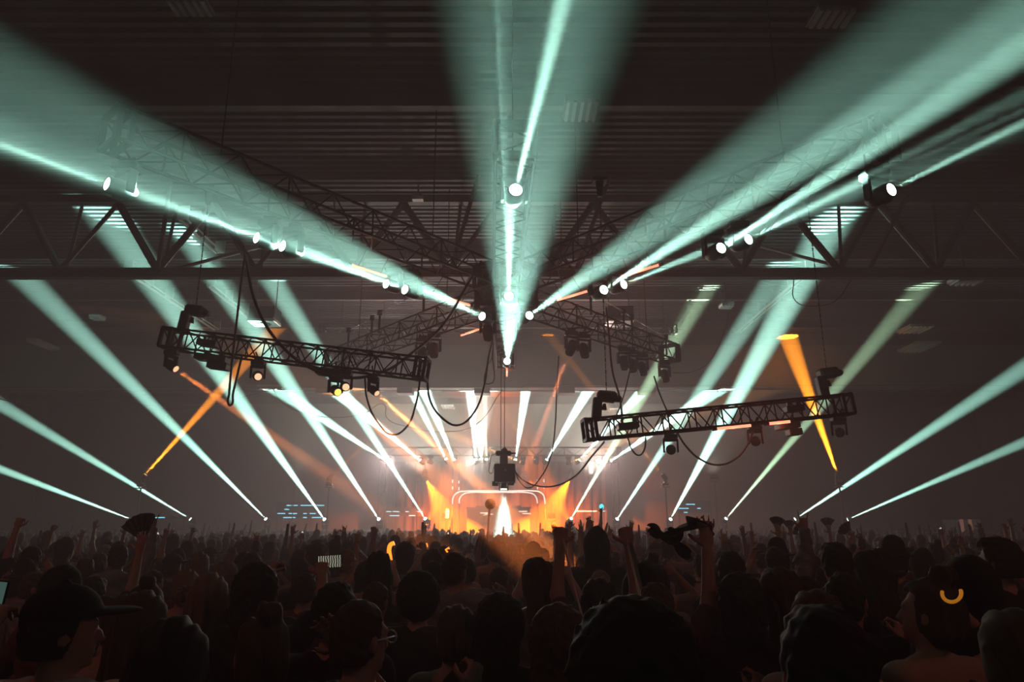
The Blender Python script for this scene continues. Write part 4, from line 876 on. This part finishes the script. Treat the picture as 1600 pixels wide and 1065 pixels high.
# the deep crowd behind: too many to count
def far_crowd():
    base = []
    for k in ('a', 'l', 'e', 'f', 'g', 'd'):
        arms = SPEC[k][0]; s = SDF((-.62, -.25, 1.0), (.62, .4, 2.2), .035)
        s.ell((0, 0, 1.13), (.15, .11, .2), .05); s.ell((0, 0, 1.3), (.18, .125, .17), .05); s.cap((-.14, 0, 1.415), (.14, 0, 1.415), .075, k=.05); s.cap((0, 0, 1.44), (0, 0, 1.57), .055, k=.03)
        s.ell((0, 0, 1.655), (.09, .105, .115), .02); s.ell((0, .03, 1.59), (.06, .06, .07), .03)
        if k == 'l': s.ell((0, -.05, 1.55), (.11, .08, .13), .04)
        if k == 'd': s.ell((0, .12, 1.70), (.09, .1, .02), .02)
        for sx, a in zip((-1, 1), arms):
            sh, el, wr, f, n, hd = arm_points(sx, a); s.cap(sh, el, .058, .048, .04); s.cap(el, wr, .047, .037, .02); s.cap(wr, wr+f*.15, .04, .03, .01)
        me = s.mesh('x'); V = np.empty(len(me.vertices)*3); me.vertices.foreach_get('co', V); Q = np.empty(len(me.loops), int); me.loops.foreach_get('vertex_index', Q)
        base.append((V.reshape(-1, 3), Q.reshape(-1, 4))); bpy.data.meshes.remove(me)
    VV = []; QQ = []; off = 0; r2 = random.Random(8); spots = []
    y = 13.9
    while y < 37.8:
        x = -.78*y-r2.random()*.5
        while x < .78*y:
            xx = x+r2.uniform(-.12, .12); yy = y+r2.uniform(-.16, .16)
            V, Q = base[r2.choices(range(6), (5, 4, .45, .22, .3, 2))[0]]
            a = r2.gauss(0, .3); h_ = r2.gauss(1.70, .075)/1.765; c_, s_ = math.cos(a), math.sin(a)
            W = np.stack(((V[:, 0]*c_-V[:, 1]*s_)*h_+xx, (V[:, 0]*s_+V[:, 1]*c_)*h_+yy, V[:, 2]*h_), 1)
            VV.append(W); QQ.append(Q+off); off += len(V); x += r2.uniform(.55, .85)*(1+.012*(y-14))
        y += .62+.02*(y-14)
    me = mesh_np('crowd', np.concatenate(VV), np.concatenate(QQ), mat('crowd_cloth', (.035, .025, .024), .8, 0, .7, 1.3))
    print('far', len(VV), off)
    tag(link('crowd', me), 'dense dark crowd filling the hall up to the stage', 'crowd', kind='stuff')
far_crowd()

# ------------------------------------------------------------------ things held up in the crowd
GLOW = mat('glow_orange', (.5, .15, .05), .4, 0, 0, emit=(1, .22, .02), es=.28); GLOWC = mat('glow_cyan', (.1, .4, .5), .4, 0, 0, emit=(.1, .75, 1), es=.25); GLOWY = mat('glow_amber', (.5, .3, .05), .4, 0, 0, emit=(1, .35, .02), es=.035)
SCREEN = bpy.data.materials.new('phone_screen'); SCREEN.use_nodes = True
nt = SCREEN.node_tree; b = nt.nodes['Principled BSDF']; b.inputs['Base Color'].default_value = (.02, .02, .02, 1)
tc = nt.nodes.new('ShaderNodeTexCoord'); wv = nt.nodes.new('ShaderNodeTexWave'); wv.inputs['Scale'].default_value = 3.2; wv.inputs['Distortion'].default_value = 3
rmp = nt.nodes.new('ShaderNodeValToRGB'); rmp.color_ramp.elements[0].color = (.02, .03, .03, 1); rmp.color_ramp.elements[1].color = (.8, .9, .75, 1); rmp.color_ramp.elements[0].position = .45
e_ = rmp.color_ramp.elements.new(.6); e_.color = (.5, .3, .15, 1)
nt.links.new(tc.outputs['Generated'], wv.inputs['Vector']); nt.links.new(wv.outputs['Fac'], rmp.inputs[0]); nt.links.new(rmp.outputs[0], b.inputs['Emission Color']); b.inputs['Emission Strength'].default_value = .05
SCREEN.cycles.emission_sampling = 'NONE'
def phone(c, label, roll=0., upright=False, turn=0.):
    t = thing('phone', label, 'phone', c, 'phones held up in the crowd', (0, roll, turn))
    w, h = (.074, .037) if not upright else (.037, .074)
    bm = bmesh.new(); box(bm, -w, w, 0, .009, -h, h); bevel(bm, .004); obj('case', bm, BLACK, t)
    bm = bmesh.new(); box(bm, -w+.005, w-.005, -.0015, 0, -h+.004, h-.004); obj('screen', bm, SCREEN if not upright else mat('screen_dim', (.02, .02, .02), .3, 0, 0, emit=(.4, .8, .7), es=.012), t)
pj = MADE['curly-haired person holding a phone up in both hands on the left']
tgt = P(503, 876, 4.3); hp_ = hand_at(pj, 'j', 1); pj.location += Vector((tgt.x-hp_.x, tgt.y-hp_.y, 0)); hp_ = hand_at(pj, 'j', 1)
phone(hp_+Vector((.045, .0, .035)), 'phone showing a bright picture of the stage, held up on the left', -.06)
pj = MADE['person at the left edge holding a lit phone']
tgt = P(-6, 1004, 2.35); hp_ = hand_at(pj, 'j', 1); pj.location += Vector((tgt.x-hp_.x, tgt.y-hp_.y, 0)); hp_ = hand_at(pj, 'j', 1)
phone(hp_+Vector((-.035, .0, .03)), 'phone with a small lit screen cut by the left edge', .1, True)
def fan(c, s, roll, label):                      # folding paper fan: ribs and pleated leaf
    t = thing('folding_fan', label, 'hand fan', c, 'paper fans held up', (0, roll, 0)); n = 10
    bm = bmesh.new(); a = []; b_ = []
    for i in range(n+1):
        an = R(-40+80*i/n); q = .012 if i % 2 else -.012
        a.append(bm.verts.new((math.sin(an)*s*.35, q, math.cos(an)*s*.35))); b_.append(bm.verts.new((math.sin(an)*s, q, math.cos(an)*s)))
    for i in range(n): bm.faces.new((a[i], a[i+1], b_[i+1], b_[i]))
    g_ = bmesh.ops.extrude_face_region(bm, geom=bm.faces[:]); bmesh.ops.translate(bm, verts=[v for v in g_['geom'] if isinstance(v, bmesh.types.BMVert)], vec=(0, .003, 0))
    obj('leaf', bm, mat('fan_paper', (.06, .05, .05), .8), t)
    for i in (0, 3, 5, 7, 10):
        an = R(-40+80*i/n); bm = bmesh.new(); cyl(bm, (0, 0, 0), (math.sin(an)*s*.95, 0, math.cos(an)*s*.95), .005, n=5); obj('rib', bm, BLACK, t)
for px, py, Y, s, roll, lab in ((224, 845, 5.4, .20, -.35, 'dark paper fan held high on the left'), (1214, 826, 9, .15, .1, 'paper fan above the crowd right of the waved cloth'), (1234, 828, 12, .16, 0, 'pale far paper fan right of the first one'),
                                (1262, 836, 10, .2, -.8, 'tilted fan in the crowd below the right beam lamps'), (1330, 836, 11, .2, -.7, 'leaning fan at the foot of the far right beam'), (1294, 826, 13, .2, .0, 'tall thin fan below the right beam lamps')):
    fan(P(px, py, Y), s, roll, lab)
def stick(p, q, r, m, label, cat='glow stick', name='glow_stick'):
    p = Vector(p); q = Vector(q); t = thing(name, label, cat, p, 'glowing sticks in the crowd')
    bm = bmesh.new(); cyl(bm, (0, 0, 0), q-p, r, r, 10); obj('tube', bm, m, t, True)
    u = (q-p).normalized(); bm = bmesh.new(); cyl(bm, -u*.03, u*.0, r*1.15, r*1.15, 10); obj('cap', bm, BLACK, t)
stick(P(880, 893, 5.6), P(876, 879, 5.6), .016, GLOW, 'small orange glow stick held in the middle of the crowd')
curve('glow_wand', [P(611, 882, 7), P(609, 868, 7), P(608, 858, 7), P(611, 850, 7), P(616, 848, 7)], .022, GLOW, 'upright bent orange glow wand left of the stage', 'glow stick')
stick(P(703, 864, 8), P(698, 856, 8), .026, GLOW, 'short orange glow stick below the orange stage haze')
stick(P(660, 853, 9), P(668, 851, 9), .025, GLOW, 'faint orange glow stick lying flat left of the stage')
curve('glow_ring', [P(1487+15*math.cos(a), 926+14*math.sin(a), 2.55-.02*math.sin(a)) for a in [R(v) for v in range(-20, 205, 15)]], .006, GLOWY, 'curved amber glow necklace at the lower right', 'glow necklace')
for pts, lab in ((((929, 866), (924, 900), (920, 945), (917, 990)), 'long pale cord hanging straight from the raised hands'), (((951, 890), (962, 912), (985, 940), (1010, 968)), 'long pale cord slanting down to the right from the raised hands')):
    hc_ = hand_at(MADE['person stretching both arms up holding two cords'], 'p', -1 if pts[0][0] < 940 else 1)
    curve('cord', [hc_, hc_.lerp(P(*pts[-1], 3.55), .5)-Vector((0, 0, .02)), P(*pts[-1], 3.55)], .006, mat('cord_pale', (.35, .25, .2), .6), lab, 'cord', 'cords held up')
# waved cloth: a thick folded band with a drop
def cloth(path, w, label):
    bm = bmesh.new(); n = len(path)*6; rows = []
    V = [P(*p) for p in path]
    for i in range(n+1):
        f = i/n*(len(V)-1); k = min(int(f), len(V)-2); u = f-k
        p0, p1, p2, p3 = V[max(0, k-1)], V[k], V[k+1], V[min(len(V)-1, k+2)]
        c = .5*((2*p1)+(p2-p0)*u+(2*p0-5*p1+4*p2-p3)*u*u+(3*p1-p0-3*p2+p3)*u**3)
        ww = w*(.75+.35*math.sin(i*.5))
        rows.append([bm.verts.new(c+Vector((.02*math.sin(j*2+i*.4), .05*math.sin(j*1.9+i*.3), (j/6-.5)*ww))) for j in range(7)])
    for a, b2 in zip(rows, rows[1:]):
        for j in range(6): bm.faces.new((a[j], a[j+1], b2[j+1], b2[j]))
    g_ = bmesh.ops.extrude_face_region(bm, geom=bm.faces[:]); bmesh.ops.translate(bm, verts=[v for v in g_['geom'] if isinstance(v, bmesh.types.BMVert)], vec=(0, .008, 0))
    bmesh.ops.recalc_face_normals(bm, faces=bm.faces[:])
    tag(obj('waved_cloth', bm, mat('cloth_flag', (.02, .018, .02), .85), smooth=True), label, 'cloth')
cloth([(1014, 826, 3.9), (1030, 834, 3.9), (1048, 840, 3.85), (1062, 829, 3.8), (1080, 818, 3.8), (1098, 818, 3.8), (1108, 828, 3.8), (1106, 842, 3.8)], .07, 'dark cloth waved overhead in the right half of the crowd')
cloth([(1046, 832, 3.86), (1056, 848, 3.86), (1066, 860, 3.86), (1074, 868, 3.86)], .075, 'hanging corner of the waved dark cloth')
# totem with a ball
pt = P(766, 787, 15.5); t = thing('ball_totem', 'dark mirrored ball on a leaning pole held above the crowd', 'totem', P(760, 836, 15.5))
bo = t.location
bm = bmesh.new(); bmesh.ops.create_icosphere(bm, subdivisions=3, radius=.115); bmesh.ops.translate(bm, verts=bm.verts[:], vec=pt-bo); obj('ball', bm, mat('mirror_dark', (.05, .05, .055), .15, 1), t)
bm = bmesh.new(); cyl(bm, (0, 0, -.5), (pt-bo)*.62, .018); cyl(bm, (pt-bo)*.6, (pt-bo)*.95, .03, .022); obj('pole', bm, BLACK, t)
# person on shoulders with a cyan light
x, z = at_top(921, 812, 17.0); tp = person('e', x, 17.0, z-1.72, -.5, 1.72, 'person riding on shoulders above the crowd with a cyan light in the hand', 'people told apart near the viewer', 4, 0)
bm = bmesh.new(); bmesh.ops.create_icosphere(bm, subdivisions=2, radius=.055); bmesh.ops.transform(bm, matrix=Matrix.Diagonal((1, .7, 1.2, 1)), verts=bm.verts[:])
o = obj('light_orb', bm, GLOWC, smooth=True); o.location = hand_at(tp, 'e', 1)+Vector((0, 0, .05)); tag(o, 'little cyan light held up by the person on shoulders', 'light')
for px, py, Y, lab in ((947, 843, 12, 'tiny white phone light in the crowd right of the stage'), (246, 838, 13.4, 'tiny white phone light in the crowd at the left'), (472, 836, 13.4, 'tiny pale phone light in the crowd left of the stage'), (700, 838, 13, 'tiny white phone light in front of the orange stage'), (1470, 830, 13.4, 'tiny white phone light near the lit doorway')):
    t = thing('phone', lab, 'phone', P(px, py, Y), 'phone lights far in the crowd'); bm = bmesh.new(); box(bm, -.037, .037, 0, .009, -.074, .074); bevel(bm, .003); obj('case', bm, BLACK, t)
    bm = bmesh.new(); cyl(bm, (0, -.004, .05), (0, 0, .05), .022); obj('lamp', bm, LED_WHITE, t)
# lit doorway with a strip curtain in the end wall on the right
c = P(1503, 823, 57.9); t = thing('door_1', 'lit doorway with hanging plastic strips at the far right', None, (c.x, 57.9, 0)); t['kind'] = 'structure'; dw = 3.1; zt = P(1503, 811, 57.9).z
bm = bmesh.new(); box(bm, -dw/2-.15, -dw/2, -.1, .0, 0, zt+.15); box(bm, dw/2, dw/2+.15, -.1, .0, 0, zt+.15); box(bm, -dw/2-.15, dw/2+.15, -.1, 0, zt, zt+.15); obj('frame', bm, STEEL, t)
for k in range(9):
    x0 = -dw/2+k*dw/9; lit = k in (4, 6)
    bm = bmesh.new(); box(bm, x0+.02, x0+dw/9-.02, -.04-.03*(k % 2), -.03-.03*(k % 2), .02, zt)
    obj('strip', bm, mat('strip_bright_glow', (.4, .25, .2), .5, 0, .1, emit=(1, .45, .3), es=.035) if lit else mat('strip_pale_glow', (.3, .28, .28), .5, 0, .1, emit=(1, .8, .8), es=.004 if k not in (5,) else .001), t)  # doorway light is put into the strips as their own emission
